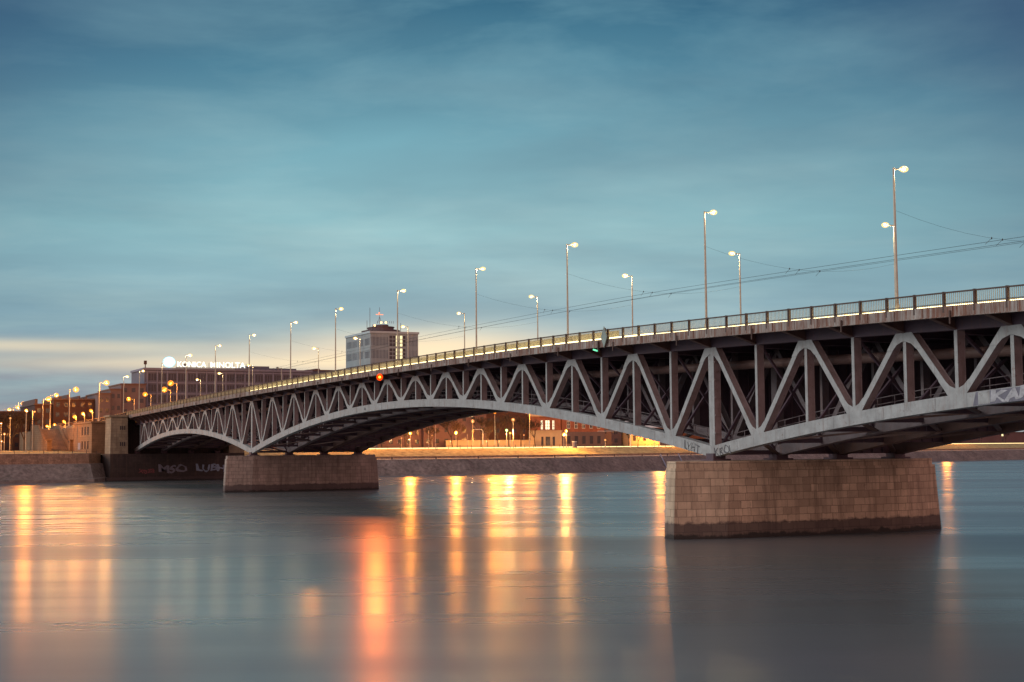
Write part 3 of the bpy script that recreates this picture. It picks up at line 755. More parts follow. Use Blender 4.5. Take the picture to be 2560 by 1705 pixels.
# ------------------------------------------------------------------ lamps
POW = {'bridge_lamp_lens': (1300, (1.0, 0.74, 0.40)), 'sodium_lamp_lens': (42000, (1.0, 0.31, 0.035)), 'pale_sodium_lamp_lens': (28000, (1.0, 0.40, 0.08)),
       'greenish_lamp_lens': (5000, (0.8, 1.0, 0.45)), 'small_warm_lamp': (900, (1.0, 0.5, 0.2)), 'red_signal_lens': (1500, (1.0, 0.17, 0.02))}
LCACHE = {}
def light_in(t, mt, loc, r, k=1.0):
    e, c = POW[mt.name]; key = (mt.name, r, k)
    if key not in LCACHE:
        d = bpy.data.lights.new(mt.name.replace('_lens', '_light'), 'POINT'); d.energy = e*k; d.color = c; d.shadow_soft_size = r; LCACHE[key] = d
    o = bpy.data.objects.new('bulb_light', LCACHE[key]); col.objects.link(o); o.location = loc; local(o, t)
def lamp(name, x, y, z0, z1, arm, mt, label, group, rad=0.3, r0=0.13, bend=True, lit=True, flat=0.55, k=1.0):
    t = empty(name, (x, y, z0), label, 'street lamp', group); jit = random.Random(int(abs(x*7+y*13))); rad *= jit.uniform(0.9, 1.12); ey = 1.1 if name == 'street_lamp' else 1.0; ez = 0.75 if name == 'street_lamp' else 0.95
    m = MB(); m.tube((x,y,z0-0.15), (x,y,z0+0.55), r0*1.7, r0*1.5, 8); m.tube((x,y,z0+0.5), (x,y,z1 if arm[0] or arm[1] else z1-rad*1.05), r0, r0*0.62, 8)
    local(m.build('pole', M_pole, smooth=False), t)
    hx, hy = x+arm[0], y+arm[1]; zl = z1-0.05
    if abs(arm[0])+abs(arm[1]) > 0.05:
        m = MB(); m.tube((x,y,z1-0.12), (hx,hy,zl), 0.06, 0.05, 6); local(m.build('arm', M_pole), t)
    m = MB(); m.ball((hx,hy,zl+rad*(ez*.5)), rad*0.8, rad*0.75*ey, rad*0.25, 10, 4); local(m.build('lamp_head', M_headm), t)
    if lit:
        m = MB(); m.ball((hx,hy,zl-rad*0.05), rad*0.42, rad*0.42, rad*0.34, 8, 6); local(m.build('bulb', mt), t)
        m = MB(); m.ball((hx,hy,zl-rad*0.05), rad*1.0, rad*ey, rad*ez, 12, 8); local(m.build('glow_halo', HALO[mt.name], smooth=True), t)  # oversized glowing shell added as the lamp's halo
        light_in(t, mt, (hx, hy, zl-rad*(ez-.22)), rad*0.2, k*round(jit.uniform(.85, 1.15), 1))
    else:
        m = MB(); m.ball((hx,hy,zl-rad*0.22), rad*0.95, rad*0.75, rad*flat, 10, 6); local(m.build('lens', M_headm), t)
    return t
t = empty('navigation_light', (-77.3, -2.6, 17.9), 'bright red signal light hanging under the railing at mid span', 'signal light')
m = MB(); m.box(-77.45, -77.15, -2.75, -2.50, 17.5, 18.25); local(m.build('housing', M_rail), t)
m = MB(); m.ball((-77.3, -3.0, 17.85), 0.17, 0.17, 0.17); local(m.build('bulb', M_red), t)
m = MB(); m.ball((-77.3, -3.0, 17.85), 0.5, 0.45, 0.5, 12, 8); local(m.build('lens', HALO[M_red.name], smooth=True), t)  # enlarged glowing shell added as the red halo
sd_ = bpy.data.lights.new('red_signal_beam', 'SPOT'); sd_.energy = 6500; sd_.color = (1.0, 0.20, 0.03); sd_.spot_size = R(64); sd_.spot_blend = 0.5; sd_.shadow_soft_size = 0.12
so_ = bpy.data.objects.new('signal_beam', sd_); col.objects.link(so_); so_.location = (-77.1, -3.62, 17.8)
so_.rotation_euler = Vector((-0.82, 0.55, 0.12)).to_track_quat('Z', 'Y').to_euler(); local(so_, t)
NL = [27.1,2.1,-24.1,-47.5,-73.7,-100.0,-123.4,-149.4,-174.8,-200.6,-225.1,-251.4,-272.0]
for i, x in enumerate(NL):
    lamp('street_lamp', x, -1.75, FOOT(x)-0.02, RT(x)+9.65, (0.15, 0.85), M_warm, 'tall pale lamp with arm pointing right, near edge of bridge deck, %s from the right' % ORD[i],
         'lamps along the near edge of the bridge', 0.33 if i < 9 else 0.40, 0.115)
FL = [25.0,-1.2,-27.6,-52.0,-79.5,-106.3,-131.6,-157.3,-183.6,-211.0,-235.6,-264.8,-289.6]
for i, x in enumerate(FL):
    lamp('street_lamp', x, 22.7, FOOT(x)-0.02, RT(x)+(10.35 if i != 9 else 8.0), (-0.15, -0.95), M_warm,
         'lamp with arm pointing left, far edge of bridge deck, %s from the right%s' % (ORD[i], ', unlit' if i == 9 else ''), 'lamps along the far edge of the bridge', 0.35 if i < 8 else 0.40, 0.115, lit=(i != 9))
for i, (x, z) in enumerate([(-329.4,28.2),(-338.4,26.6),(-368,26.2),(-396.1,25.5),(-425,24.9)]):
    lamp('sodium_lamp', x, 24.9, FOOT(x)-(0.1), z, (-0.2, -1.9), M_sod, 'glowing orange lamp over the inland ramp, %s of the lower row from the right' % ORD[i], 'orange lamps along the far side of the ramp', 0.85, 0.16, k=0.12 if i < 5 else 0.5)
for i, (x, z) in enumerate([(-296.8,26.6),(-350.1,26.8),(-391.8,26.5),(-409.8,25.8),(-480,26.3),(-497.8,25.3),(-526.9,25.1),(-572,23.8)]):
    lamp('sodium_lamp', x, -3.8, FOOT(x)-(0.1 if x > -600 else 8), z, (0.1, 1.9), M_sodp, 'glowing pale orange lamp of the upper row at left skyline, %s from the right' % ORD[i], 'orange lamps along the near side of the ramp', 0.85, 0.16, k=0.5)
for i, (x, z) in enumerate([(-302.3,19.0),(-315.9,18.5),(-331.2,17.9),(-352.3,16.9),(-371.9,16.2),(-389.4,16.0)]):
    lamp('terrace_lamp', x, -4.6, 15.45 if i == 0 else 14.3, z, (0, -.5), M_sod, 'orange lamp on the terrace above the bridgehead and stairs, %s from the right' % ORD[i], 'orange lamps on the bridgehead terrace', 0.50, 0.09, k=0.10)
lamp('sodium_lamp', -300, -22.6, 7.0, 18.9, (0, 0), M_sod, 'orange lamp on a tall straight pole before the dark trees', 'lamps on the left quay', 0.5, 0.16, k=0.55)
for j, y in enumerate((-52, -82)): lamp('sodium_lamp', -300, y, 7.0, 18.5, (0, 0), M_sod, 'added unseen quay lamp further left along the bank, %s beyond the picture edge' % ORD[j], 'lamps on the left quay', 0.5, 0.16, k=0.9)  # unseen lamps added to light the left quay wall and grass
lamp('quay_lamp', -300, -20.9, 7.0, 18.6, (0.1, 0.6), M_sod, 'unlit slender grey pole right of the lit orange quay lamp', 'lamps on the left quay', 0.25, 0.14, lit=False)
for i, (y, x, z) in enumerate([(-28.2,-308,15.5),(-27.2,-309,12.6),(-27.8,-310,10.6),(-25.5,-311,17.0)]):
    lamp('park_lamp', x, y, 7.2, z, (0, 0), M_small, ['small orange globe lamp high among the dark left trees', 'small globe lamp low among the left trees', 'lowest little globe lamp at far left edge', 'faint globe lamp deep in the left trees'][i], 'small lamps among the left trees', 0.35, 0.1)
UL = [(92.4,12.5,M_sod,0.45,'orange lamp left of the flagpoles, under the arch'),(107.9,12.6,M_sod,0.45,'orange lamp between the bare trees under the arch'),
      (121.5,19.1,M_sod,0.36,'high orange lamp just below the arch chord'),(125.7,13.3,M_green,0.36,'greenish white lamp beside a smaller orange one under the arch'),
      (126.9,12.4,M_sodp,0.25,'small orange lamp touching the greenish lamp'),(113.7,16.2,M_small,0.42,'small pale lamp before the lit plum windows'),
      (128.0,16.7,M_small,0.42,'small orange lamp left of the brick mansion'),(146.4,12.0,M_sodp,0.40,'lower lamp of the bright pair before the brick wing'),
      (147.3,13.1,M_sodp,0.40,'upper lamp of the bright pair before the brick wing'),(345.8,13.7,M_sod,0.55,'orange lamp at the right edge below the bridge'),
      (118.5,9.9,M_small,0.26,'little garden lamp left of the lit wall'),(123,9.7,M_small,0.26,'little garden lamp above the lit low wall'),
      (162,10.0,M_small,0.30,'small reddish lamp right of the signal mast'),(181,10.0,M_small,0.30,'small reddish lamp under the lit small tree')]
for i, (y, z, mt, rad, lb) in enumerate(UL):
    x = -306 if y < 200 else -392
    lamp('quay_lamp', x, y, 7.5, z, (0, 0), mt, lb, 'lamps on the right quay', rad*1.35, 0.11, k=0.8)
# twin headed lamp
t = empty('twin_lamp', (-306, 133.9, 7.5), 'tall twin headed orange lamp left of the brick mansion', 'street lamp', 'lamps on the right quay')
m = MB(); m.tube((-306,133.9,7.4), (-306,133.9,19.0), 0.16, 0.09, 8); local(m.build('pole', M_pole), t)
m = MB(); m.tube((-306,132.9,19.05), (-306,134.9,19.05), 0.06, 0.06, 6); local(m.build('arm', M_pole), t)
for y in (132.9, 134.9):
    m = MB(); m.ball((-306, y, 19.0), 0.2, 0.2, 0.16); local(m.build('bulb', M_sod), t)
    m = MB(); m.ball((-306, y, 19.0), 0.55, 0.5, 0.45, 12, 8); local(m.build('glow_halo', HALO[M_sod.name], smooth=True), t)  # glowing shell added as halo of each head
    light_in(t, M_sod, (-306, y+(0.3 if y > 134 else -0.3), 18.75), 0.1, 0.25)
rq = random.Random(21)
for j in range(10):
    y = 84+6.9*j+rq.uniform(-1.5, 1.5); lamp('park_lamp', -330+rq.uniform(-6, 6), y, 7.7, rq.uniform(9.6, 12.5), (0, 0), M_small, 'tiny garden lamp among the houses behind the road, %s from the left' % ORD[j], 'tiny lamps among the houses', 0.30, 0.08)
# more quay lamps further along the bank, seen through and beyond the bridge
for i, (y, d) in enumerate([(60,36),(75,36),(205,38),(235,38),(262,38),(290,38),(320,38),(385,38),(420,38)]):
    x = shx(y)-d
    lamp('quay_lamp', x, y, 7.5, 13.0, (0, 0), M_sod, 'orange quay lamp hidden partly behind the bridge, %s along the bank' % ORD[i], 'lamps on the right quay', 0.55, 0.11, k=0.8)
# curved gantry masts
for (y, z, yl, lb) in [(115.9,13.5,112.6,'pale curved road sign gantry reaching left under the arch'), (170.0,12.9,157.5,'long pale gantry mast reaching left before the brick wing')]:
    t = empty('gantry_mast', (-303, y, 7.5), lb, 'mast', 'pale gantry masts beside the road')
    m = MB(); m.tube((-303,y,7.4), (-303,y,z-0.6), 0.14, 0.12, 8); m.tube((-303,y,z-0.6), (-303,y-.5,z), 0.12, 0.1, 8)
    local(m.build('pole', M_white), t)
    m = MB(); m.tube((-303,y-.5,z), (-303,yl,z-0.05), 0.1, 0.08, 8); local(m.build('arm', M_white), t)
    m = MB(); m.box(-303.15,-302.85, yl+0.1 if y < 120 else y-6.6, yl+0.5 if y < 120 else y-6.1, z-1.0, z-.1); local(m.build('signal_head', M_rail), t)
for i, (y, z) in enumerate([(87.3,11.9),(89.6,14.6),(100.5,10.6)]):
    m = MB(); m.tube((-303,y+10.0,7.4), (-303,y+10.0,z+1.2), 0.09, 0.06, 6); m.ball((-303,y+10,z+1.25), .1,.1,.1,6,4)
    tag(m.build('flag_pole', M_rib), ['short bare flagpole under the arch, leftmost', 'tallest bare flagpole under the arch', 'short stake beside the road right of the flagpoles'][i], 'flagpole', 'bare poles beside the road')
t = empty('kiosk', (-301, 152.0, 7.5), 'small pale rounded kiosk standing on the embankment before the mansion', 'kiosk')
m = MB(); m.tube((-300.5,147.5,7.4), (-300.5,147.5,9.3), 0.75, 0.75, 12); local(m.build('body', M_graf), t)
m = MB(); m.tube((-300.5,147.5,9.303), (-300.5,147.5,9.5), 0.85, 0.7, 12); local(m.build('roof', M_white), t)

# ------------------------------------------------------------------ overhead wires
def wire(name, pts, r, label, cat, group=None):
    m = MB()
    for a, b_ in zip(pts[:-1], pts[1:]): m.tube(a, b_, r, r, 4, False)
    return tag(m.build(name, M_wire), label, cat, group)
XW = frange(-290, 60, 6)
wire('contact_wire', [(x, 9.0, RT(x)+4.95+0.0) for x in XW], 0.015, 'thin upper tram wire strung along the bridge', 'wire', 'tram wires over the bridge')
wire('contact_wire', [(x, 12.2, RT(x)+5.15) for x in XW], 0.015, 'thin middle tram wire strung along the bridge', 'wire', 'tram wires over the bridge')
wire('contact_wire', [(x, 9.2, RT(x)+4.55) for x in XW], 0.012, 'thin lower tram wire strung along the bridge', 'wire', 'tram wires over the bridge')
for i, (a, b_) in enumerate(zip(NL[:11], FL[:11])):
    t = empty('span_wire', ((a+b_)/2, 10, RT(a)+6), 'fine cross wire slung between opposite bridge lamps, %s from the right' % ORD[i], 'wire', 'cross wires between the bridge lamps')
    m = MB(); P = []
    for k in range(11):
        s_ = k/10; P.append((a+(b_-a)*s_, -1.75+24.4*s_, RT(a)+6.5-1.4*4*s_*(1-s_)))
    for p, q in zip(P[:-1], P[1:]): m.tube(p, q, 0.008, 0.008, 4, False)
    local(m.build('cable', M_wire), t)
    for s_ in (0.42, 0.47, 0.58):
        p = (a+(b_-a)*s_, -1.75+24.4*s_, RT(a)+6.5-1.4*4*s_*(1-s_))
        m = MB(); m.ball(p, .05, .05, .10, 6, 4); m.beam(p, (p[0]-0.9, p[1]+.2, p[2]-.35), .02, .02); local(m.build('insulator', M_wire), t)

# ------------------------------------------------------------------ buildings
def window(parent, mt, x0, x1, y0, y1, z0, z1, name='window'):
    m = MB(); m.box(x0, x1, y0, y1, z0, z1); return local(m.build(name, mt, fix=False), parent)
# office block with the rooftop sign
of = empty('office_block', (-440, 66, 8), 'wide grey office block with ribbed window rows under the lit rooftop lettering', 'building')
m = MB(); m.box(-455, -430, 35, 100, 7.5, 37.6); local(m.build('wall', M_office), of)
m = MB(); m.box(-455.3, -429.6, 34.6, 100.3, 37.603, 38.4); local(m.build('roof_edge', M_rib), of)
m = MB(); m.box(-452, -434, 75.0, 84.0, 38.403, 39.9); m.box(-451, -436, 84.1, 95.6, 38.403, 39.3); local(m.build('roof_storey', M_office), of)
m = MB()
for k in range(18): y = 36.0+3.72*k; m.box(-429.98, -429.55, y-.22, y+.22, 8, 37.3)
for k in range(7): m.box(-429.95, -429.75, 35.2, 99.8, 12.3+4.1*k-0.25, 12.3+4.1*k+0.25) if k < 7 else None
local(m.build('facade_rib', M_rib), of)['kind'] = 'stuff'
rw = random.Random(3)
cnt = 0
for f_ in range(6):
    for k in range(16):
        y = 36.35+3.72*k + (0 if k < 17 else 0); z = 13.2+4.1*f_
        m = MB()
        for q in range(3): m.box(-430.03, -429.93, y+0.25+1.0*q, y+0.25+1.0*q+0.72, z, z+2.5)
        local(m.build('window', M_glass, fix=False), of); cnt += 1
for (y, h) in ((33.9, 2.8), (48.6, 1.8)):
    m = MB(); m.beam((-433, y+2, 38.3), (-433, y+2, 38.4+h), .3, .3); m.box(-433.4,-432.6, y+1.5, y+2.5, 38.4+h*.5, 38.4+h); local(m.build('roof_mast', M_rail), of)
sg = empty('rooftop_sign', (-428.5, 58, 38.4), 'illuminated white rooftop lettering with a round blue white globe emblem', 'sign')
m = MB(); m.box(-429.2, -428.9, 46.5, 74.2, 38.45, 38.75)
for k in range(12): m.box(-429.3, -429.1, 47+2.4*k, 47.15+2.4*k, 38.4, 40.5)
local(m.build('support_frame', M_rib), sg)
for word, ya, yb in (('KONICA', 47.0, 57.9), ('MINOLTA', 59.6, 73.0)):
    tx = text(word, 2.95, M_sign, (-428.7, ya, 38.85), RYZ, sg, ext=0.15, name='word_letters', bold=0.015)
    xs_ = [v.co.x for v in tx.data.vertices]; f_ = (yb-ya)/(max(xs_)-min(xs_))
    tx.data.transform(Matrix.Translation((-min(xs_)*f_, 0, 0)) @ Matrix.Diagonal((f_, 1, 1, 1)))
m = MB(); m.plate_x([(43.9+2.35*math.cos(a)*1.0, 40.6+2.0*math.sin(a)) for a in [2*math.pi*k/28 for k in range(28)]], -429.0, -428.75); local(m.build('globe_rim', M_globeb), sg)
for k, (dz0, dz1) in enumerate([(-1.65,-1.15),(-1.0,-0.35),(-0.22,0.42),(0.55,1.1),(1.22,1.7)]):
    hw0, hw1 = 2.1*math.sqrt(1-(dz0/1.85)**2), 2.1*math.sqrt(1-(dz1/1.85)**2)
    m = MB(); m.plate_x([(43.9-hw0,40.6+dz0),(43.9+hw0,40.6+dz0),(43.9+hw1,40.6+dz1),(43.9-hw1,40.6+dz1)], -428.74, -428.6); local(m.build('globe_stripe', M_globe), sg)
# tower
tw = empty('office_tower', (-465, 142, 8), 'tall grey tower block with lit stair windows and mechanical crown', 'building')
m = MB(); m.prism([(-481,131.8),(-450,131.8),(-450,153.2),(-481,153.2)], 7.5, 55.6, 0.0); local(m.build('wall', M_tower), tw)
m = MB(); m.box(-481.3, -449.6, 131.4, 153.6, 55.603, 56.5); local(m.build('roof_edge', M_trib), tw)
m = MB()
for (r_x, r_y, za, zb) in ((10.5, 7.6, 56.503, 57.4), (10.9, 7.9, 57.403, 57.6), (8.0, 5.2, 57.603, 58.9), (8.4, 5.5, 58.903, 59.1), (5.0, 3.0, 59.103, 60.1)):
    m.prism([(-463+r_x*math.cos(2*math.pi*q/20), 141.2+r_y*math.sin(2*math.pi*q/20)) for q in range(20)], za, zb)
for q in range(9): m.beam((-457, 137.5+.9*q, 60.5), (-457, 137.5+.9*q, 61.5), .12, .12)
local(m.build('crown', M_plum), tw)
m = MB()
for k in range(34):
    y = 132.1+0.62*k
    if 140.0 < y < 147.6: continue
    m.box(-449.98, -449.8, y-.09, y+.09, 8, 55.4)
for k in range(20): m.box(-480+1.55*k-.12, -480+1.55*k+.12, 131.62, 131.81, 8, 55.4)
local(m.build('facade_rib', M_trib), tw)['kind'] = 'stuff'
for f_ in range(8):
    z = 50.5-5.4*f_
    for k, (ya, yb) in enumerate(((132.3, 135.9), (136.1, 139.8), (148.0, 152.8))):
        m = MB(); yy = ya
        while yy < yb-.3: m.box(-450.03, -449.93, yy, yy+.34, z, z+3.6); yy += 0.62
        local(m.build('window', M_twin, fix=False), tw)
for f_ in range(8):
    z = 50.3-5.4*f_
    for (ya, yb, lit) in ((140.3,141.6,0),(141.9,142.9,0),(143.2,144.2,1),(145.0,146.0,1),(146.3,147.5,0)):
        m = MB()
        for q in range(3): m.box(-450.05, -449.9, ya, yb, z+1.6*q, z+1.6*q+1.25)
        local(m.build('window', M_lit if lit and f_ < 7 else M_glass, fix=False), tw)
    for k in range(4):
        m = MB()
        for q in range(4): m.box(-479.5+7.6*k+1.6*q, -479.5+7.6*k+1.6*q+1.2, 131.72, 131.85, z+0.4, z+3.2)
        local(m.build('window', M_glass, fix=False), tw)
m = MB(); m.beam((-460,139.6,60.4), (-460,139.6,67.5), .12, .12)
for s_ in (-1, 1): m.beam((-460,139.6+1.0*s_,60.4), (-460,139.6,63.6), .10, .10)
local(m.build('antenna_mast', M_plum), tw)
m = MB(); m.box(-460.2,-459.8,138.0,141.2,64.3,64.55); m.ball((-459.7,139.3,65.0),.3,.3,.4,8,5); local(m.build('antenna_light_bar', M_redw), tw)
for (y, z) in ((134.6, 59.0), (137.5, 60.3), (139.6, 60.4)):
    m = MB(); m.ball((-452.4, y, z), .5, .5, .5, 8, 5); local(m.build('roof_floodlight', M_orl), tw)
for (y, h) in ((131.5+3.0,9.5),(133.2,4),(148.4,3.4),(135.8,2.5)):
    m = MB(); m.beam((-458, y, 56.4), (-458, y, 57.5+h), .14, .14); local(m.build('roof_mast', M_plum), tw)
# generic city blocks
def block(name, x0, x1, y0, y1, z1, mt, label, floors, bays, group=None, side=True, lit=0.0, seed=1, wz=8.6, roofm=None, wh=1.5, steps=()):
    t = empty(name, ((x0+x1)/2, (y0+y1)/2, 7.6), label, 'building', group)
    m = MB(); m.box(x0, x1, y0, y1, 7.4, z1); local(m.build('wall', mt), t)
    m = MB(); m.box(x0-.3, x1+.3, y0-.3, y1+.3, z1+.003, z1+0.45)
    for (a, b_, h) in steps: m.box(x0+2, x1-2, a, b_, z1+.453, z1+h)
    local(m.build('roof', roofm or M_roof), t)
    r_ = random.Random(seed); fh = (z1-8.2)/max(floors,1)
    for f_ in range(floors):
        for k in range(bays):
            yw = y0+(y1-y0)*(k+0.5)/bays; ww = min(1.3, (y1-y0)/bays*0.5)
            z = 8.2+fh*f_+fh*0.3
            window(t, M_lit if r_.random() < lit else M_glass, x1-0.05, x1+0.04, yw-ww/2, yw+ww/2, z, z+wh)
    return t
block('apartment_block', -445, -420, 16.5, 21.0, 28.0, M_pink, 'pale pinkish block with stepped roof left of the office block', 5, 2, lit=0.0)
block('apartment_block', -446, -421, 21.1, 25.0, 29.6, M_pink, 'pinkish block with the higher flat roof beside the office block', 5, 2)
block('apartment_block', -447, -422, 25.1, 34.0, 31.6, M_pink, 'tallest pinkish block directly against the office block', 6, 3)
block('apartment_block', -455, -426, 2.0, 16.3, 26.0, M_maroon, 'dark reddish block with chimneys behind the upper orange lamps', 5, 5, steps=((4,5,1.4),(7,7.6,2.0),(11,11.6,1.6),(13.5,14,1.4)))
block('apartment_block', -470, -428, -4.2, 1.8, 24.2, M_maroon, 'low dark reddish block with a chimney at its left end', 4, 2, steps=((-3.9,-3.0,2.2),))
block('apartment_block', -480, -440, -16.0, -4.5, 21.8, M_maroon, 'dark reddish low block behind the left trees', 4, 4)
block('apartment_block', -480, -440, -40.0, -16.4, 20.0, M_maroon, 'long dark low block at the far left behind trees', 3, 6)
block('apartment_block', -470, -436, 100.5, 119.5, 38.6, M_office, 'low grey block between office block and tower, mostly hidden', 6, 5, steps=((104,106,1.0),))
block('apartment_block', -365, -345, 96.0, 112.0, 23.5, M_plumw, 'dark plum coloured block at left under the arch', 5, 5, lit=0.04, seed=5)
tb = block('apartment_block', -363, -344, 112.3, 136.0, 27.0, M_plumw, 'tall plum brown house with a few lit windows under the arch', 5, 7, lit=0.0, seed=11)
for (y, z) in ((129.2,18.3),(130.2,18.4)): window(tb, M_lit, -344.0, -343.9, y, y+.5, z, z+1.6)
block('apartment_block', -366, -346, 136.3, 153.0, 26.0, M_maroon, 'dark red brown house left of the brick mansion', 5, 5, lit=0.03, seed=4)
block('apartment_block', -400, -370, 60.0, 95.5, 22.0, M_plumw, 'long plum block behind the bare trees at left under arch', 4, 10, lit=0.05, seed=8)
# low lit wall
m = MB(); m.box(-340.4, -340, 119, 153, 7.5, 10.0); m.box(-340.6, -339.8, 119, 153, 10.003, 10.25)
tag(m.build('garden_wall', M_cream), 'low cream wall glowing orange left of the brick mansion', 'wall')
# brick mansion
bm_ = empty('brick_mansion', (-352, 160, 8), 'red brick mansion with cream ground floor and three tall white windows', 'building')
m = MB(); m.box(-362, -345.3, 154, 166.0, 13.3, 18.6); local(m.build('brick_wall', M_brick), bm_)
m = MB(); m.box(-362, -345.0, 153.8, 166.2, 7.4, 13.3); m.box(-362.2, -344.8, 153.6, 166.4, 13.303, 13.65); local(m.build('ground_floor', M_cream), bm_)
m = MB(); m.box(-362.4, -344.9, 153.6, 166.4, 18.603, 19.5); local(m.build('cornice', M_cream), bm_)
for (y, wv) in ((158.0,0.7),(159.8,1.6),(162.6,0.7)):
    m = MB(); m.box(-345.3, -345.2, y, y+wv, 14.0, 17.2); fr = local(m.build('window', M_litw), bm_)
    m = MB(); m.box(-345.2, -345.14, y+wv/2-.06, y+wv/2+.06, 14.0, 17.2)
    for z in (14.9, 15.9): m.box(-345.19, -345.15, y, y+wv, z, z+.12)
    o = m.build('frame', M_roof); local(o, fr); o.matrix_parent_inverse = Matrix.Identity(4) @ Matrix.Translation(-Vector(bm_.location)) if False else o.matrix_parent_inverse
    m = MB(); m.box(-345.05, -344.95, y-0.1, y+wv+0.1, 8.2, 11.4); local(m.build('window', M_glass), bm_)
bw_ = empty('brick_wing', (-352, 173, 8), 'long brick wing with white framed windows right of the mansion', 'building')
m = MB(); m.box(-361, -345.6, 166.6, 184.0, 13.1, 18.4); local(m.build('brick_wall', M_brick), bw_)
m = MB(); m.box(-361, -345.4, 166.6, 184.2, 7.4, 13.1); local(m.build('ground_floor', M_pink), bw_)
m = MB(); m.plate_y([(-361.5,18.4),(-345.2,18.4),(-353,22.5)], 166.3, 184.4); local(m.build('roof', M_roof), bw_)
for k in range(5):
    y = 168.6+3.1*k
    m = MB(); m.box(-345.62, -345.5, y, y+1.3, 14.3, 17.0); fr = local(m.build('window', M_white), bw_)
    m = MB()
    for a in (0, 1):
        for b2 in (0, 1): m.box(-345.5, -345.45, y+.15+.58*a, y+.57+.58*a, 14.5+1.25*b2, 15.6+1.25*b2)
    local(m.build('pane', M_glass), bw_)
    m = MB(); m.box(-345.45, -345.35, y, y+1.3, 8.8, 11.6); local(m.build('window', M_glass), bw_)
t = block('villa', -362, -348, 196.0, 209.0, 13.2, M_cream, 'small cream house right of the lit small tree', 1, 3, wh=2.0)
t = block('villa', -366, -352, 185.5, 195.0, 14.6, M_pink, 'narrow pale house behind the lit small tree', 2, 2)
for i, (y0, y1, z, mt) in enumerate([(212,240,12,M_pink),(242,275,15,M_maroon),(278,310,13,M_plumw),(314,350,12,M_maroon),(354,400,13.2,M_plumw),(404,470,12,M_maroon),(474,560,13.5,M_plumw)]):
    x = shx(y0)-85
    block('apartment_block', x-18, x, y0, y1, z, mt, 'low dark house far along the right bank, %s beyond the villas' % ORD[i], 2, 5, 'low houses along the right bank', lit=0.12, seed=20+i)

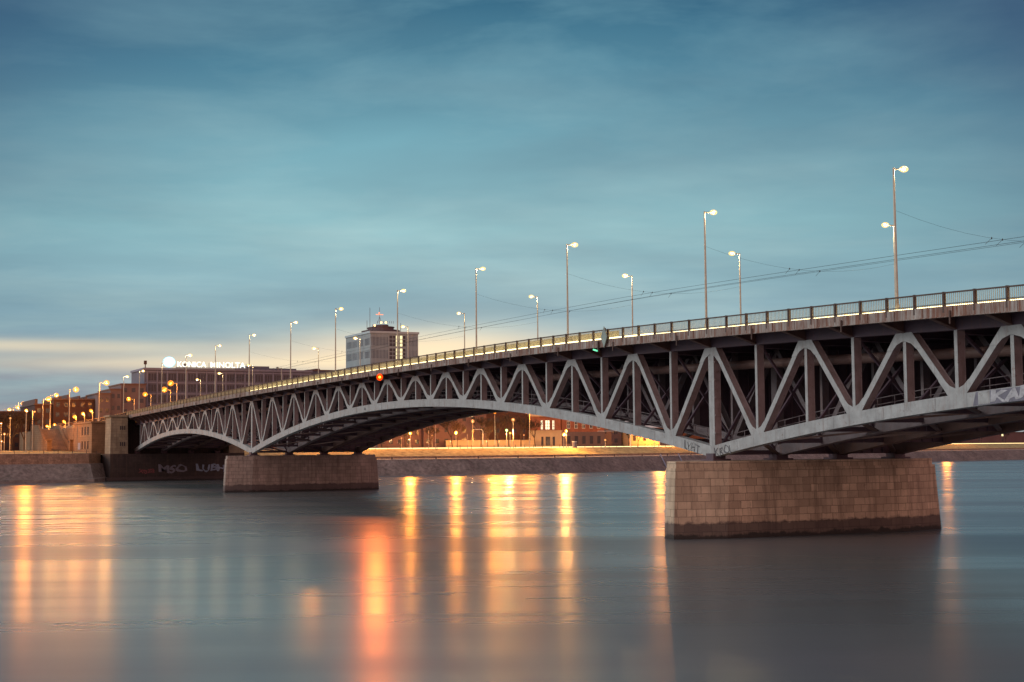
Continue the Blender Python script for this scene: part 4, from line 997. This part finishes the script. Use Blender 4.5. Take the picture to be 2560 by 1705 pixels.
# ------------------------------------------------------------------ trees
def tree_meshes(seed, h, spread, dense, twigm, leafy=False):
    r_ = random.Random(seed); tr = MB(); cr = MB()
    def grow(p, d, ln, rad, lvl):
        q = p + d*ln; tr.tube(p, q, rad, rad*0.68, 5 if lvl < 2 else 3, False)
        if lvl >= 3:
            for _ in range(dense):
                dd = (d + Vector((r_.gauss(0,.7), r_.gauss(0,.7), r_.gauss(.15,.5)))).normalized()
                s0 = p + d*ln*r_.random(); tl = h*r_.uniform(.06,.13); e = s0 + dd*tl
                if leafy:
                    a = Vector((r_.gauss(0,1), r_.gauss(0,1), r_.gauss(0,1))).normalized()*h*0.028
                    b_ = dd.cross(a).normalized()*h*0.028; cr.poly([e-a-b_, e+a-b_, e+a+b_, e-a+b_], [(0,1,2,3)])
                else:
                    sd = dd.cross(Vector((r_.gauss(0,1), r_.gauss(0,1), r_.gauss(0,1)))).normalized()*0.035*h/10
                    cr.poly([s0-sd, s0+sd, e], [(0,1,2)])
                    for _2 in range(2):
                        d3 = (dd + Vector((r_.gauss(0,.6), r_.gauss(0,.6), r_.gauss(0,.6)))).normalized()
                        s1 = s0 + dd*tl*r_.uniform(.3,.9); cr.poly([s1-sd*.7, s1+sd*.7, s1+d3*tl*.6], [(0,1,2)])
            return
        n = 4 if lvl == 0 else 3
        for k in range(n):
            a = 2*math.pi*(k+r_.random()*.6)/n; tilt = spread*r_.uniform(.6,1.2)
            u = d.cross(Vector((0,0,1)) if abs(d.z) < .95 else Vector((1,0,0))).normalized(); v = d.cross(u)
            dd = (d*math.cos(tilt) + (u*math.cos(a)+v*math.sin(a))*math.sin(tilt)).normalized()
            dd = (dd + Vector((0,0,.12))).normalized()
            grow(q, dd, ln*r_.uniform(.62,.86), rad*.62, lvl+1)
    grow(Vector((0,0,-0.2)), Vector((r_.gauss(0,.04), r_.gauss(0,.04), 1)).normalized(), h*.30, h*.018, 0)
    to = tr.build('trunk', M_bark, fix=False); co = cr.build('crown', twigm, fix=False)
    for o in (to, co): col.objects.unlink(o)
    return to, co
PROT = [tree_meshes(s_, 10, sp, 16, M_twig) for s_, sp in ((1,.55),(2,.65),(3,.5))]
PROT.append(tree_meshes(9, 10, .6, 30, M_ever, True))
def tree(kind, x, y, z, h, label, group, name='bare_tree', sxy=1.0):
    t = empty(name, (x, y, z), label, 'tree', group); t.scale = (h/10*sxy, h/10*sxy, h/10); t.rotation_euler = (0, 0, random.uniform(0, 6.28))
    for s_ in PROT[kind]:
        o = s_.copy(); col.objects.link(o); o.parent = t
WHERE = ['behind the tall quay lamp', 'at the left edge of the picture', 'left of the stairway', 'behind the stairway', 'beyond the quay fence']
rr = random.Random(12)
k_ = 0
for row, (xb, n, z) in enumerate([(-318, 9, 7.3), (-350, 10, 7.8), (-385, 10, 8.0)]):
    for j in range(n):
        y = -20.5 - 3.4*j - row*1.0 + rr.uniform(-1, 1); h = rr.uniform(11, 14)*(1+.08*row)
        tree(rr.choice([0,1,2]), xb+rr.uniform(-6,6), y, z, h, 'bare dark tree in the %s row of the left park, %s from the bridge' % (['front','middle','back'][row], ORD[j]), 'bare trees in the left park', sxy=1.05)
for j, (y, x, h) in enumerate([(86,-322,9),(92,-330,11),(96,-318,7.5),(101,-332,12),(105,-320,8),(110,-334,13),(113.5,-318,9.5),(117,-330,12),(123.6,-316,7.5),(128,-331,12),(133,-328,12),(138,-330,13),(143,-331,12),(149,-332,11)]):
    tree(j % 3, x, y, 7.7, h, 'bare street tree under the arch, %s from the left' % ORD[j], 'bare street trees under the arch')
tree(3, -334, 187.5, 7.8, 9.5, 'dark round evergreen between brick wing and small lit tree', None, 'evergreen_tree', 1.0)
tree(1, -322, 184.0, 7.7, 6.2, 'small bare tree lit orange below the bridge chord', None, 'bare_tree')
for j in range(12):
    y = 300+22*j; tree(j % 3, shx(y)-58, y, 7.9, 6.5+rr.uniform(0,2), 'bare tree far along the right bank, %s from the left' % ORD[j], 'bare trees along the right bank')
